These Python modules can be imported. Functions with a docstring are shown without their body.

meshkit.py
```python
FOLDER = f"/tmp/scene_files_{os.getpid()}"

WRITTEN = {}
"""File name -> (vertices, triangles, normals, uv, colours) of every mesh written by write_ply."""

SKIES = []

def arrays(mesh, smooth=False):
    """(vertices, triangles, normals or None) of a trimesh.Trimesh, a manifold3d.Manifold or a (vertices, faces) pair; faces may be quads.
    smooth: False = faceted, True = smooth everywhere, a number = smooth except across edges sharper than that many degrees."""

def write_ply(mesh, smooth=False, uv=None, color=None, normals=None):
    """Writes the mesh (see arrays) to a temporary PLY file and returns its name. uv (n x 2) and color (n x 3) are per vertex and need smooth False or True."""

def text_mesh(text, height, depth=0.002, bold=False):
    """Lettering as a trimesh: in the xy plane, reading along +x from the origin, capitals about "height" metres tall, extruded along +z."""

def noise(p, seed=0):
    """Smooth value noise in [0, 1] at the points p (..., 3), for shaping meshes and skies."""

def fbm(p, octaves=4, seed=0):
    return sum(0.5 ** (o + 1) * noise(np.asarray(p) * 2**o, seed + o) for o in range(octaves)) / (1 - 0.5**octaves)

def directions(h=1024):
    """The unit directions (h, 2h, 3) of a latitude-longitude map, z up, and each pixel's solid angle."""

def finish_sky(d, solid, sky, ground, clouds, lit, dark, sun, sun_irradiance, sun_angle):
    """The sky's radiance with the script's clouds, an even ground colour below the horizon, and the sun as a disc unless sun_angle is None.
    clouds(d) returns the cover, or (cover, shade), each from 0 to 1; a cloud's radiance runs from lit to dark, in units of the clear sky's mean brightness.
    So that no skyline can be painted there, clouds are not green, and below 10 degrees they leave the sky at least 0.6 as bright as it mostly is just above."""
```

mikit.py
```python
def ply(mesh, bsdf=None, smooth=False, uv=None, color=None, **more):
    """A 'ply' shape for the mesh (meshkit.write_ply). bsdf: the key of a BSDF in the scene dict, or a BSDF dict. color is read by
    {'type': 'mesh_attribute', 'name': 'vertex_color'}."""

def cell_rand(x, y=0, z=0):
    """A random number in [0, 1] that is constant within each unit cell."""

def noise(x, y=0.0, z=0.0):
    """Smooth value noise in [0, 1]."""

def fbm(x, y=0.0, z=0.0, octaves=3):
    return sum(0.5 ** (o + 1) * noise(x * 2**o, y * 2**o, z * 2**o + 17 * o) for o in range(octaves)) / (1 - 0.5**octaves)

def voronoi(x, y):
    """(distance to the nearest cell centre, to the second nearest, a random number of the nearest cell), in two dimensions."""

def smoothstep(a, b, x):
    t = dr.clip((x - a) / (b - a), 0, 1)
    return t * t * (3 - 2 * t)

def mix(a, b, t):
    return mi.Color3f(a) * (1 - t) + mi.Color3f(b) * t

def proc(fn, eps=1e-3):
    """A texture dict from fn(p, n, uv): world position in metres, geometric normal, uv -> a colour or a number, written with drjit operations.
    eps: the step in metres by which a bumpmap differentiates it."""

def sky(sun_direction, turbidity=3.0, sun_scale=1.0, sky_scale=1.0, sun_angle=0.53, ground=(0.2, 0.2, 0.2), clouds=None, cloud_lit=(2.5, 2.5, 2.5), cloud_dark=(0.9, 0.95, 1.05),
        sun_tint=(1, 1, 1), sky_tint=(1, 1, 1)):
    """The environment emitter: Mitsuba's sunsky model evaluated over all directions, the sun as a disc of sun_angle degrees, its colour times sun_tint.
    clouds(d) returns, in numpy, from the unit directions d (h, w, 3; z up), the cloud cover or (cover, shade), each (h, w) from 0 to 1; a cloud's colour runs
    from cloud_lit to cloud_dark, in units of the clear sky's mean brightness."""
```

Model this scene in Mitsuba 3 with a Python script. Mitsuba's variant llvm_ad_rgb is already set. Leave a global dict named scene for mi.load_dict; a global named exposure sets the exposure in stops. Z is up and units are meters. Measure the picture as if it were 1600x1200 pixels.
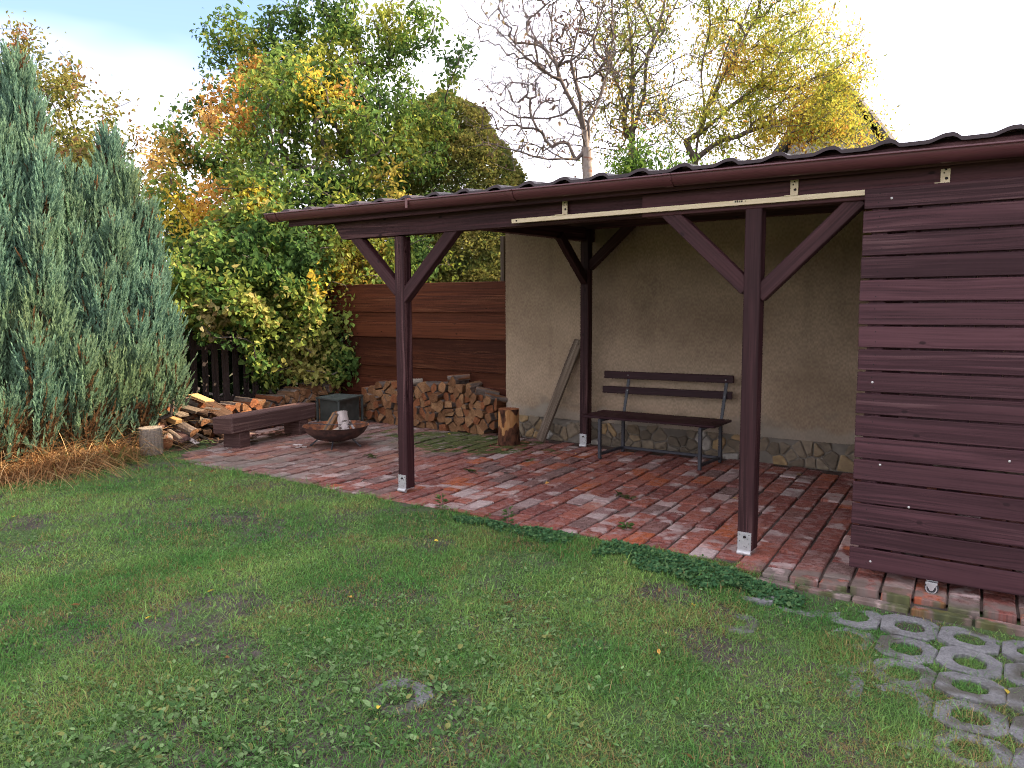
import math
import numpy as np
import trimesh
import drjit as dr
import mitsuba as mi
import mikit
import meshkit
from mikit import noise, fbm, cell_rand, smoothstep, mix
from scipy.spatial import ConvexHull, cKDTree

# ------------------------------------------------------------------ camera, sky, exposure
T = mi.ScalarTransform4f
YAW, PITCH, ROLL = math.radians(34.5), math.atan(119 / 1200.0), 0.0045
CAM = np.array([4.59, -5.01, 1.62])
FW = np.array([-math.sin(YAW) * math.cos(PITCH), math.cos(YAW) * math.cos(PITCH), -math.sin(PITCH)])
_r = np.array([math.cos(YAW), math.sin(YAW), 0.0])
_u = np.cross(_r, FW)
UP = math.cos(ROLL) * _u + math.sin(ROLL) * _r
scene, labels = {}, {}
scene['camera'] = {'type': 'perspective', 'fov': math.degrees(2 * math.atan(800 / 1200.0)), 'fov_axis': 'x', 'near_clip': 0.05, 'far_clip': 2000.0,
                   'to_world': T().look_at(origin=CAM.tolist(), target=(CAM + FW).tolist(), up=UP.tolist())}
SUN = np.array([0.542, 0.571, 0.616])


def clouds(d):
    n = meshkit.fbm(d * np.array([2.2, 2.2, 5.0]) + 3.1, 5, 4)
    left = d @ np.array([-0.780, 0.436, 0.449])           # clear blue gap high up on the left, thin bright veil elsewhere
    gap = np.clip((left - 0.955 + 0.10 * (n - 0.5)) / 0.035, 0, 1)
    cover = np.clip(1.0 - 0.92 * gap - 0.55 * np.clip(0.50 - n, 0, 1), 0, 1)
    return cover, np.clip(0.9 * (n - 0.55), 0, 1) * 0.3


scene['sky'] = mikit.sky(SUN.tolist(), turbidity=3.0, sky_tint=(1.0, 0.97, 1.05), sun_scale=1.0, sky_scale=1.0, ground=(0.1, 0.1, 0.08), clouds=clouds,
                         cloud_lit=(2.42, 2.34, 2.60), cloud_dark=(1.2, 1.25, 1.4))
exposure = 3.35

# ------------------------------------------------------------------ helpers
_count = {}


def numbered(key):
    n = _count.get(key, -1) + 1
    _count[key] = n
    return key if n == 0 else f'{key}_{n:03d}'


def add(key, mesh, mat, smooth=False, **kw):
    key = numbered(key)
    scene[key] = mikit.ply(mesh, mat, smooth, **kw)
    return key


def tag(key, label=None, category=None, group=None, kind=None):
    e = {}
    if label:
        e['label'] = label
    if category:
        e['category'] = category
    if group:
        e['group'] = group
    if kind:
        e['kind'] = kind
    labels[key] = e
    return key


_uid = [0]


def uid():
    _uid[0] += 1
    return _uid[0]


def rot(axis, a):
    return trimesh.transformations.rotation_matrix(a, axis)[:3, :3]


def frame(x, up=(0, 0, 1)):
    """columns: x along x, y, z near up"""
    x = np.asarray(x, float)
    x = x / np.linalg.norm(x)
    y = np.cross(up, x)
    if np.linalg.norm(y) < 1e-6:
        y = np.cross([0, 1, 0], x)
    y /= np.linalg.norm(y)
    return np.stack([x, y, np.cross(x, y)], 1)


def hull_uv(pts, ident=None, endcap=0):
    """convex hull of pts with flat faces and uv = (16*id + along x, across). Faces looking along the axis ENDCAP get v + 100."""
    h = ConvexHull(pts)
    tri = pts[h.simplices]
    nrm = np.cross(tri[:, 1] - tri[:, 0], tri[:, 2] - tri[:, 0])
    flip = (nrm * h.equations[:, :3]).sum(1) < 0
    tri[flip] = tri[flip][:, ::-1]
    v = tri.reshape(-1, 3)
    n = np.repeat(h.equations[:, :3], 3, 0)
    a = np.abs(n)
    ident = uid() if ident is None else ident
    end = (a[:, 0] > 0.8) if endcap is not None else np.zeros(len(v), bool)
    u = np.where(end, v[:, 1], v[:, 0])
    w = np.where(end, v[:, 2] + 100, np.where(a[:, 1] > a[:, 2], v[:, 2] + 3.0, v[:, 1]))
    return v, np.arange(len(v)).reshape(-1, 3), np.stack([16 * ident + 8 + u, w], 1)


def box_pts(lx, ly, lz, b, jit=0, rng=None):
    p = []
    for sx in (-1, 1):
        for sy in (-1, 1):
            for sz in (-1, 1):
                c = np.array([sx * lx / 2, sy * ly / 2, sz * lz / 2])
                if jit:
                    c = c + rng.uniform(-jit, jit, 3)
                s = np.array([sx, sy, sz])
                for k in range(3):
                    o = np.full(3, b)
                    o[k] = 0
                    p.append(c - s * o)
    return np.array(p)


def beam_mesh(p0, p1, w, h, b=0.004, up=(0, 0, 1), jit=0, rng=None, ident=None):
    """square timber from p0 to p1: w across, h along up"""
    p0, p1 = np.asarray(p0, float), np.asarray(p1, float)
    L = np.linalg.norm(p1 - p0)
    v, f, uv = hull_uv(box_pts(L, w, h, b, jit, rng), ident)
    return v @ frame(p1 - p0, up).T + (p0 + p1) / 2, f, uv


def timber(key, p0, p1, w, h, mat, **kw):
    v, f, uv = beam_mesh(p0, p1, w, h, **kw)
    return add(key, (v, f), mat, uv=uv)


def joined(meshes):
    vs, fs, us, n = [], [], [], 0
    for v, f, uv in meshes:
        vs.append(v)
        fs.append(f + n)
        us.append(uv)
        n += len(v)
    return np.vstack(vs), np.vstack(fs), np.vstack(us)


def tube_mesh(pts, rad, sides=8, cap=True):
    p = np.asarray(pts, float)
    r = np.broadcast_to(rad, (len(p),))
    t = np.gradient(p, axis=0)
    t /= np.linalg.norm(t, axis=1, keepdims=True)
    a = np.cross(t[0], [0, 0, 1.0] if abs(t[0][2]) < 0.9 else [1.0, 0, 0])
    rings = []
    for i in range(len(p)):
        a = a - t[i] * (a @ t[i])
        a /= np.linalg.norm(a)
        b = np.cross(t[i], a)
        ang = np.arange(sides) * 2 * math.pi / sides
        rings.append(p[i] + r[i] * (np.cos(ang)[:, None] * a + np.sin(ang)[:, None] * b))
    v = np.vstack(rings)
    f = []
    for i in range(len(p) - 1):
        for j in range(sides):
            k = (j + 1) % sides
            f += [[i * sides + j, i * sides + k, (i + 1) * sides + k], [i * sides + j, (i + 1) * sides + k, (i + 1) * sides + j]]
    if cap:
        n = len(v)
        v = np.vstack([v, p[0], p[-1]])
        for j in range(sides):
            k = (j + 1) % sides
            f += [[n, k, j], [n + 1, (len(p) - 1) * sides + j, (len(p) - 1) * sides + k]]
    return trimesh.Trimesh(v, f, process=False)


def lathe(profile, sides=40):
    p = np.asarray(profile, float)
    ang = np.arange(sides) * 2 * math.pi / sides
    v = np.stack([p[:, None, 0] * np.cos(ang), p[:, None, 0] * np.sin(ang), np.broadcast_to(p[:, 1:2], (len(p), sides))], -1).reshape(-1, 3)
    f = []
    for i in range(len(p) - 1):
        for j in range(sides):
            k = (j + 1) % sides
            f += [[i * sides + j, i * sides + k, (i + 1) * sides + k], [i * sides + j, (i + 1) * sides + k, (i + 1) * sides + j]]
    return trimesh.Trimesh(v, f, process=False)


# ------------------------------------------------------------------ materials
def bsdf(name, color, rough=0.7, spec=0.4, metallic=0.0, bump=None, bump_scale=0.002, eps=1e-3, **kw):
    c = mikit.proc(color) if callable(color) else {'type': 'rgb', 'value': list(color)}
    r = mikit.proc(rough) if callable(rough) else rough
    b = {'type': 'principled', 'base_color': c, 'roughness': r, 'specular': spec, 'metallic': metallic, **kw}
    if bump is not None:
        b = {'type': 'bumpmap', 'bump_texture': mikit.proc(bump, eps), 'scale': bump_scale, 'bsdf': b}
    scene[name] = {'type': 'twosided', 'bsdf': b}
    return name


def wood_parts(uv):
    i = dr.floor(uv.x / 16.0)
    x = uv.x - 16.0 * i - 8.0
    y = uv.y
    r1, r2, r3 = cell_rand(i, 3), cell_rand(i, 7), cell_rand(i, 11)
    yy = y + 0.012 * noise(x * 2.3 + r1 * 50, y * 6, r2 * 9) * 2.0
    kx, ky = x * 1.6 + r2 * 31, y * 7.0 + r3 * 17          # a knot now and then pulls the grain aside
    cx, cy = dr.floor(kx), dr.floor(ky)
    dx, dy = (kx - cx - 0.3 - 0.4 * cell_rand(cx, cy, i)) / 1.6, (ky - cy - 0.3 - 0.4 * cell_rand(cx, cy, i + 5)) / 7.0
    has = dr.select(cell_rand(cx, cy, i + 9) > 0.62, 1.0, 0.0)
    d = dr.sqrt(dr.square(dx * 0.55) + dr.square(dy))
    yy = yy + has * 0.012 * dr.exp(-dr.square(d / 0.022)) * dr.select(dy > 0, 1.0, -1.0)
    knot = has * smoothstep(0.013, 0.006, d)
    g = 0.55 * noise(x * 1.6 + r1 * 70, yy * 95 + r2 * 40, r3 * 20) + 0.45 * noise(x * 5 + r3 * 30, yy * 260, r1 * 20)
    return i, x, y, r1, r2, r3, g, knot


def stained(dark, light, worn, wear=0.5):
    def fn(p, n, uv):
        i, x, y, r1, r2, r3, g, knot = wood_parts(uv)
        c = mix(dark, light, smoothstep(0.25, 0.85, g * 0.8 + 0.35 * (r1 - 0.5) + 0.1))
        fade = smoothstep(0.52, 0.72, fbm(x * 1.3 + r2 * 40, y * 9 + r1 * 20, r3 * 5, 4)) * smoothstep(0.45, 0.75, g)
        c = mix(c, worn, wear * fade)
        c = mix(c, mi.Color3f(dark) * 0.45, knot * 0.8)
        return c * (0.74 + 0.48 * r2)
    return fn


def grain_bump(p, n, uv):
    return wood_parts(uv)[6]


bsdf('mat_stained_wood', stained((0.030, 0.0112, 0.0130), (0.076, 0.0290, 0.0325), (0.15, 0.078, 0.075), 0.5), 0.6, 0.2, bump=grain_bump, bump_scale=0.0018)
bsdf('mat_slat_wood', stained((0.036, 0.0145, 0.0180), (0.090, 0.0385, 0.0455), (0.17, 0.098, 0.098), 0.6), 0.62, 0.2, bump=grain_bump, bump_scale=0.002)
bsdf('mat_fence_wood', stained((0.052, 0.0150, 0.0080), (0.118, 0.0360, 0.0160), (0.22, 0.10, 0.052), 0.5), 0.7, 0.15, bump=grain_bump, bump_scale=0.003)
bsdf('mat_bench_wood', stained((0.024, 0.0065, 0.010), (0.046, 0.0125, 0.017), (0.08, 0.033, 0.038), 0.3), 0.5, 0.25, bump=grain_bump, bump_scale=0.0015)
bsdf('mat_weathered_wood', stained((0.075, 0.055, 0.040), (0.19, 0.145, 0.105), (0.30, 0.26, 0.21), 0.6), 0.8, 0.25, bump=grain_bump, bump_scale=0.003)
bsdf('mat_sleeper_wood', stained((0.060, 0.032, 0.030), (0.145, 0.080, 0.068), (0.25, 0.17, 0.14), 0.6), 0.75, 0.3, bump=grain_bump, bump_scale=0.004)
bsdf('mat_picket_wood', stained((0.035, 0.026, 0.026), (0.085, 0.060, 0.056), (0.14, 0.11, 0.10), 0.5), 0.8, 0.25)


def log_color(p, n, uv):
    i = dr.floor(uv.x / 16.0)
    x = uv.x - 16.0 * i - 8.0
    end = uv.y > 50.0
    y = dr.select(end, uv.y - 100.0, uv.y)
    r1, r2, r3 = cell_rand(i, 2), cell_rand(i, 5), cell_rand(i, 8)
    tan = mix((0.19, 0.090, 0.043), (0.36, 0.200, 0.100), r1)
    tan = mix(tan, (0.24, 0.090, 0.040), smoothstep(0.5, 0.85, r3))
    cx, cy = (r2 - 0.5) * 0.12, (r3 - 0.5) * 0.12
    rad = dr.sqrt(dr.square(x - cx) + dr.square(y - cy))
    ring = noise(rad * 240 + 3 * noise(x * 30, y * 30, i), r1 * 40, 0)
    grime = fbm(x * 22 + r1 * 9, y * 22, i, 3)
    ec = tan * (0.72 + 0.4 * ring) * (0.6 + 0.6 * grime)
    rays = noise(dr.atan2(y - cy, x - cx) * 9, r2 * 20, 0)
    ec = ec * (0.9 + 0.2 * rays)
    bark = mix((0.060, 0.045, 0.038), (0.19, 0.15, 0.125), fbm(x * 14 + r3 * 30, y * 45, i, 3))
    g = noise(x * 3 + r1 * 40, y * 120, i)
    split = mix(tan * 0.42, tan * 0.80, g)
    face = noise(x * 1.0 + r2 * 10, y * 14 + r1 * 10, i * 3.1)
    return dr.select(end, ec, mix(bark, split, smoothstep(0.53, 0.60, face)))


bsdf('mat_log', log_color, 0.85, 0.2, bump=lambda p, n, uv: noise(uv.x * 8, uv.y * 110) + 0.6 * noise(uv.x * 60, uv.y * 60), bump_scale=0.004)


def grey_log(p, n, uv):
    i = dr.floor(uv.x / 16.0)
    x = uv.x - 16.0 * i - 8.0
    end = uv.y > 50.0
    y = dr.select(end, uv.y - 100.0, uv.y)
    r1 = cell_rand(i, 2)
    t = mix((0.20, 0.165, 0.135), (0.42, 0.36, 0.30), r1)
    g = fbm(x * 6 + r1 * 40, y * 70, i, 3)
    c = t * (0.5 + 0.8 * g)
    return dr.select(end, t * (0.55 + 0.5 * noise(dr.sqrt(dr.square(x) + dr.square(y)) * 220, i, 0)), c)


bsdf('mat_grey_log', grey_log, 0.85, 0.2, bump=lambda p, n, uv: noise(uv.x * 8, uv.y * 110), bump_scale=0.004)


def stump_bark(p, n, uv):
    b = fbm(p.x * 40, p.y * 40, p.z * 14, 4)
    c = mix((0.032, 0.015, 0.010), (0.14, 0.058, 0.032), smoothstep(0.3, 0.75, b))
    bare = smoothstep(0.55, 0.60, fbm(p.x * 7 + 4, p.y * 7, p.z * 3.2, 3))
    return mix(c, mix((0.34, 0.15, 0.05), (0.48, 0.27, 0.12), noise(p.x * 90, p.y * 90, p.z * 9)), bare)


bsdf('mat_stump_bark', stump_bark, 0.85, 0.2, bump=lambda p, n, uv: fbm(p.x * 45, p.y * 45, p.z * 12, 3), bump_scale=0.012)


def brick_color(p, n, uv):
    i = dr.floor(uv.x / 16.0)
    x = uv.x - 16.0 * i - 8.0
    y = uv.y
    r1, r2, r3 = cell_rand(i, 1), cell_rand(i, 4), cell_rand(i, 6)
    c = mix((0.165, 0.056, 0.048), (0.285, 0.100, 0.072), r1)
    c = mix(c, (0.33, 0.095, 0.045), smoothstep(0.84, 0.94, r2))
    c = mix(c, (0.16, 0.095, 0.085), smoothstep(0.22, 0.10, r2))
    c = mix(c, (0.32, 0.235, 0.225), smoothstep(0.90, 0.96, r3) * 0.8)
    blot = fbm(p.x * 16 + r1 * 7, p.y * 16, r2 * 9, 4)
    c = c * (0.68 + 0.6 * blot)
    pit = smoothstep(0.66, 0.72, noise(p.x * 120, p.y * 120, 0))
    c = c * (1 - 0.35 * pit)
    salt = smoothstep(0.575, 0.68, fbm(p.x * 6 + 3, p.y * 6, r3 * 4, 4) + 0.24 * (r3 - 0.64) + 0.05 * smoothstep(0.9, -0.2, p.y + 0.8 * (noise(p.x * 2, p.y * 2, 9) - 0.5)))      # lime bloom on some bricks
    c = mix(c, mix((0.36, 0.29, 0.275), (0.55, 0.47, 0.45), noise(p.x * 60, p.y * 60, 5)), 0.6 * salt)
    dust = smoothstep(0.45, 0.7, fbm(p.x * 30, p.y * 30, 3, 3))
    c = mix(c, (0.30, 0.205, 0.195), 0.36 * dust)
    dirt = smoothstep(0.50, 0.66, fbm(p.x * 2.3 + 9, p.y * 2.3, 0, 4))
    west = smoothstep(-0.6, -1.1, p.x + 0.7 * (noise(p.x * 3, p.y * 3, 1) - 0.5))                     # the old, dirty half of the floor by the fire bowl
    c = mix(c, mix((0.085, 0.070, 0.058), (0.21, 0.175, 0.155), blot), west * (0.42 + 0.42 * dirt))
    old = smoothstep(-0.12, -0.22, p.y + 0.14 * (fbm(p.x * 5, p.y * 5, 6, 4) - 0.5)) * smoothstep(3.1, 3.3, p.x)      # weathered brick ends beyond the roof edge
    c = mix(c, mix((0.085, 0.070, 0.060), (0.205, 0.170, 0.150), blot), old * smoothstep(0.30, 0.50, fbm(p.x * 13, p.y * 13, 11, 4)) * 0.85)
    d = dr.sqrt(dr.square((p.x + 1.15) / 1.15) + dr.square((p.y - 2.25) / 0.62))
    moss = smoothstep(0.10, 0.34, 0.84 - d * 0.66 + 1.1 * (fbm(p.x * 6, p.y * 6, 2, 4) - 0.5))
    edge = smoothstep(-0.24, -0.38, p.y + 0.25 * (fbm(p.x * 9, p.y * 9, 7, 3) - 0.5)) * smoothstep(3.2, 3.7, p.x)
    m = dr.maximum(moss * 0.92 * smoothstep(0.22, 0.46, fbm(p.x * 14, p.y * 14, 3, 3)), edge * 0.8 * smoothstep(0.46, 0.60, fbm(p.x * 8, p.y * 8, 5, 4)))
    return mix(c, mix((0.030, 0.047, 0.014), (0.078, 0.100, 0.026), noise(p.x * 50, p.y * 50, 9)), m)


bsdf('mat_brick', brick_color, 0.75, 0.22, bump=lambda p, n, uv: 0.6 * fbm(p.x * 35, p.y * 35, p.z * 35, 3) + 0.4 * noise(p.x * 120, p.y * 120, p.z * 120), bump_scale=0.0035)
bsdf('mat_joint_sand', lambda p, n, uv: mix((0.040, 0.030, 0.027), (0.115, 0.082, 0.070), fbm(p.x * 20, p.y * 20, 0, 3)), 0.95, 0.1)


def soil_color(p, n, uv):
    c = mix((0.045, 0.037, 0.034), (0.105, 0.088, 0.080), fbm(p.x * 9, p.y * 9, 0, 4))
    thatch = mix((0.040, 0.080, 0.024), (0.080, 0.130, 0.042), noise(p.x * 60, p.y * 60, 3))
    return mix(c, thatch, 0.75 * smoothstep(0.40, 0.55, fbm(p.x * 2.1 + 5, p.y * 2.1, 1, 4)))


bsdf('mat_soil', soil_color, 0.95, 0.1, bump=lambda p, n, uv: fbm(p.x * 25, p.y * 25, 0, 4), bump_scale=0.03)


def concrete(p, n, uv):
    c = mix((0.095, 0.095, 0.10), (0.24, 0.24, 0.245), fbm(p.x * 11, p.y * 11, p.z * 11, 4))
    c = c * (0.75 + 0.5 * noise(p.x * 150, p.y * 150, 4))
    return mix(c, (0.060, 0.055, 0.035), 0.7 * smoothstep(0.52, 0.68, fbm(p.x * 5 + 2, p.y * 5, 8, 4)))


bsdf('mat_concrete', concrete, 0.9, 0.2, bump=lambda p, n, uv: fbm(p.x * 60, p.y * 60, p.z * 60, 3), bump_scale=0.008)


def plaster(p, n, uv):
    a = fbm(p.x * 1.1 + 4, p.y * 1.1, p.z * 1.4, 4)
    c = mix((0.295, 0.218, 0.148), (0.425, 0.325, 0.228), smoothstep(0.3, 0.7, a))
    c = c * (0.80 + 0.4 * noise(p.x * 75, p.y * 75, p.z * 45))
    drip = smoothstep(0.55, 0.72, fbm(p.x * 6, 3, p.z * 0.6, 4))
    c = mix(c, c * 0.78, drip * 0.4)
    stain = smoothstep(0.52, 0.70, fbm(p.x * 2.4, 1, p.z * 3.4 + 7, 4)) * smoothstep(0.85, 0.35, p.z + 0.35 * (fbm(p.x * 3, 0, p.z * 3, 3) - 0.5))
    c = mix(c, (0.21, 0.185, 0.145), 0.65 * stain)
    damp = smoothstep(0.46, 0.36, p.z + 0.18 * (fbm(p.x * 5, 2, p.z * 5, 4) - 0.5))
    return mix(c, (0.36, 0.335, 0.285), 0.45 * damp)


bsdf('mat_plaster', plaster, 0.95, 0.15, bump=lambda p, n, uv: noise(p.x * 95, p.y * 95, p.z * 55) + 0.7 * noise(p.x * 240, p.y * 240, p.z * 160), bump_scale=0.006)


def stone_color(p, n, uv):
    i = dr.floor(uv.x / 16.0)
    r1, r2 = cell_rand(i, 1), cell_rand(i, 4)
    c = mix((0.13, 0.105, 0.075), (0.25, 0.20, 0.14), r1)
    c = mix(c, (0.34, 0.235, 0.12), smoothstep(0.82, 0.93, r2))
    c = mix(c, (0.42, 0.40, 0.36), smoothstep(0.10, 0.04, r2))
    return c * (0.55 + 0.8 * fbm(p.x * 22, p.y * 22, p.z * 22, 4))


bsdf('mat_stone', stone_color, 0.8, 0.3, bump=lambda p, n, uv: fbm(p.x * 40, p.y * 40, p.z * 40, 3), bump_scale=0.008)
bsdf('mat_mortar', lambda p, n, uv: mix((0.13, 0.115, 0.095), (0.24, 0.215, 0.18), fbm(p.x * 14, p.y * 14, p.z * 14, 4)), 0.95, 0.1, bump=lambda p, n, uv: fbm(p.x * 50, p.y * 50, p.z * 50, 3), bump_scale=0.01)
bsdf('mat_gutter', lambda p, n, uv: mix((0.075, 0.022, 0.027), (0.105, 0.034, 0.038), fbm(p.x * 5, p.y * 30, p.z * 30, 3)), 0.33, 0.5)
bsdf('mat_gutter_clip', (0.15, 0.060, 0.058), 0.4, 0.5)
bsdf('mat_roof_sheet', lambda p, n, uv: mix((0.020, 0.012, 0.014), (0.038, 0.023, 0.025), fbm(p.x * 6, p.y * 6, 0, 4)), 0.38, 0.3)
bsdf('mat_brass_zinc', lambda p, n, uv: mix((0.50, 0.40, 0.24), (0.62, 0.53, 0.36), fbm(p.x * 9, p.y * 60, p.z * 60, 3)), 0.42, 0.5, metallic=0.35)
bsdf('mat_galvanised', lambda p, n, uv: mix((0.40, 0.41, 0.42), (0.60, 0.60, 0.60), fbm(p.x * 60, p.y * 60, p.z * 60, 3)), 0.45, 0.5, metallic=0.6)
bsdf('mat_dark_hole', (0.02, 0.018, 0.018), 0.8, 0.2)
bsdf('mat_screw', (0.55, 0.53, 0.52), 0.35, 0.5, metallic=0.7)
bsdf('mat_black_iron', lambda p, n, uv: mix((0.022, 0.024, 0.032), (0.05, 0.05, 0.06), fbm(p.x * 30, p.y * 30, p.z * 30, 3)), 0.5, 0.5)
bsdf('mat_rust', lambda p, n, uv: mix((0.070, 0.030, 0.020), (0.24, 0.085, 0.035), smoothstep(0.3, 0.7, fbm(p.x * 16, p.y * 16, p.z * 16, 4))), 0.75, 0.3)
bsdf('mat_bowl_outside', lambda p, n, uv: mix((0.040, 0.024, 0.022), (0.105, 0.052, 0.040), smoothstep(0.35, 0.7, fbm(p.x * 14, p.y * 14, p.z * 14, 4))), 0.6, 0.4)
bsdf('mat_dark_metal', lambda p, n, uv: mix((0.030, 0.040, 0.038), (0.070, 0.082, 0.078), fbm(p.x * 12, p.y * 12, p.z * 12, 4)), 0.5, 0.5)
bsdf('mat_rubber', (0.05, 0.05, 0.055), 0.7, 0.3)
bsdf('mat_bark', lambda p, n, uv: mix((0.070, 0.055, 0.047), (0.20, 0.165, 0.15), fbm(p.x * 22, p.y * 22, p.z * 7, 4)), 0.9, 0.2)
bsdf('mat_pale_bark', lambda p, n, uv: mix(mix((0.17, 0.135, 0.115), (0.38, 0.33, 0.30), fbm(p.x * 12, p.y * 12, p.z * 9, 4)), (0.20, 0.085, 0.055), smoothstep(0.55, 0.68, fbm(p.x * 4, p.y * 4, p.z * 11, 3))), 0.9, 0.2)
bsdf('mat_house_wall', lambda p, n, uv: mix((0.26, 0.24, 0.21), (0.34, 0.31, 0.28), fbm(p.x * 2, p.y * 2, p.z * 2, 3)), 0.95, 0.1)
bsdf('mat_house_roof', lambda p, n, uv: mix((0.055, 0.050, 0.052), (0.10, 0.09, 0.09), fbm(p.x * 3, p.y * 3, p.z * 3, 3)), 0.8, 0.2)
bsdf('mat_window_dark', (0.03, 0.035, 0.04), 0.1, 0.5)
VCOL = {'type': 'mesh_attribute', 'name': 'vertex_color'}
scene['mat_leaf'] = {'type': 'principledthin', 'base_color': VCOL, 'roughness': 0.55, 'diff_trans': 0.8, 'eta': 1.25}
scene['mat_blade'] = {'type': 'principledthin', 'base_color': VCOL, 'roughness': 0.6, 'diff_trans': 0.65, 'eta': 1.25}
scene['mat_dead_leaf'] = {'type': 'principledthin', 'base_color': VCOL, 'roughness': 0.7, 'diff_trans': 0.3, 'eta': 1.3}

# ------------------------------------------------------------------ ground: soil sheet, brick floor, grid pavers
rng = np.random.default_rng(11)


def ground_z(x, y):
    """lawn height: meets the brick floor's front edge, falls slightly towards the camera on the right"""
    x, y = np.asarray(x, float), np.asarray(y, float)
    p = np.stack([x * 1.3, y * 1.3, 0 * x], -1)
    bump = 0.05 * (meshkit.fbm(p, 3, 5) - 0.5)
    near = np.clip((np.hypot(x, y) - 30) / 60, 0, 1)
    right = np.clip((x - 2.0) / 2.0, 0, 1)
    front = np.clip((-0.1 - y) / 0.5, 0, 1)
    inside = (y > -0.27) & (y < 3.2) & (x > -3.2) & (x < 8)
    z = -0.012 - 0.018 * np.clip((-0.3 - y) / 0.5, 0, 1) - 0.065 * right * front * np.clip((x - 3.1) * 4, 0, 1) + np.clip((-0.25 - y) / 0.35, 0.1, 1) * bump * (1 - right * 0.6 * (y > -2.2)) * (1 - near)
    return np.where(inside, -0.06, z)


def sheet(xs, ys, zfun):
    X, Y = np.meshgrid(xs, ys, indexing='ij')
    v = np.stack([X, Y, zfun(X, Y)], -1).reshape(-1, 3)
    n, m = len(xs), len(ys)
    i, j = np.meshgrid(np.arange(n - 1), np.arange(m - 1), indexing='ij')
    q = np.stack([i * m + j, (i + 1) * m + j, (i + 1) * m + j + 1, i * m + j + 1], -1).reshape(-1, 4)
    return v, q


def axis(a, b, fine, far):
    mid = np.arange(a, b, fine)
    out = np.geomspace(fine * 4, far, 22)
    return np.concatenate([a - out[::-1], mid, mid[-1] + out])


tag(add('lawn', sheet(axis(-5.2, 6.2, 0.06, 900), axis(-6.4, 3.4, 0.06, 900), ground_z), 'mat_soil', True), 'dark soil of the shaded lawn under the grass', 'lawn', kind='structure')

pv, pf = sheet(np.linspace(-4.3, 7.0, 60), np.linspace(-0.30, 3.25, 30), lambda X, Y: -0.014 + 0 * X)
tag(add('patio', (pv, pf), 'mat_joint_sand'), 'old red brick floor laid in rows under the pergola and round the fire bowl', 'patio', kind='structure')

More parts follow.
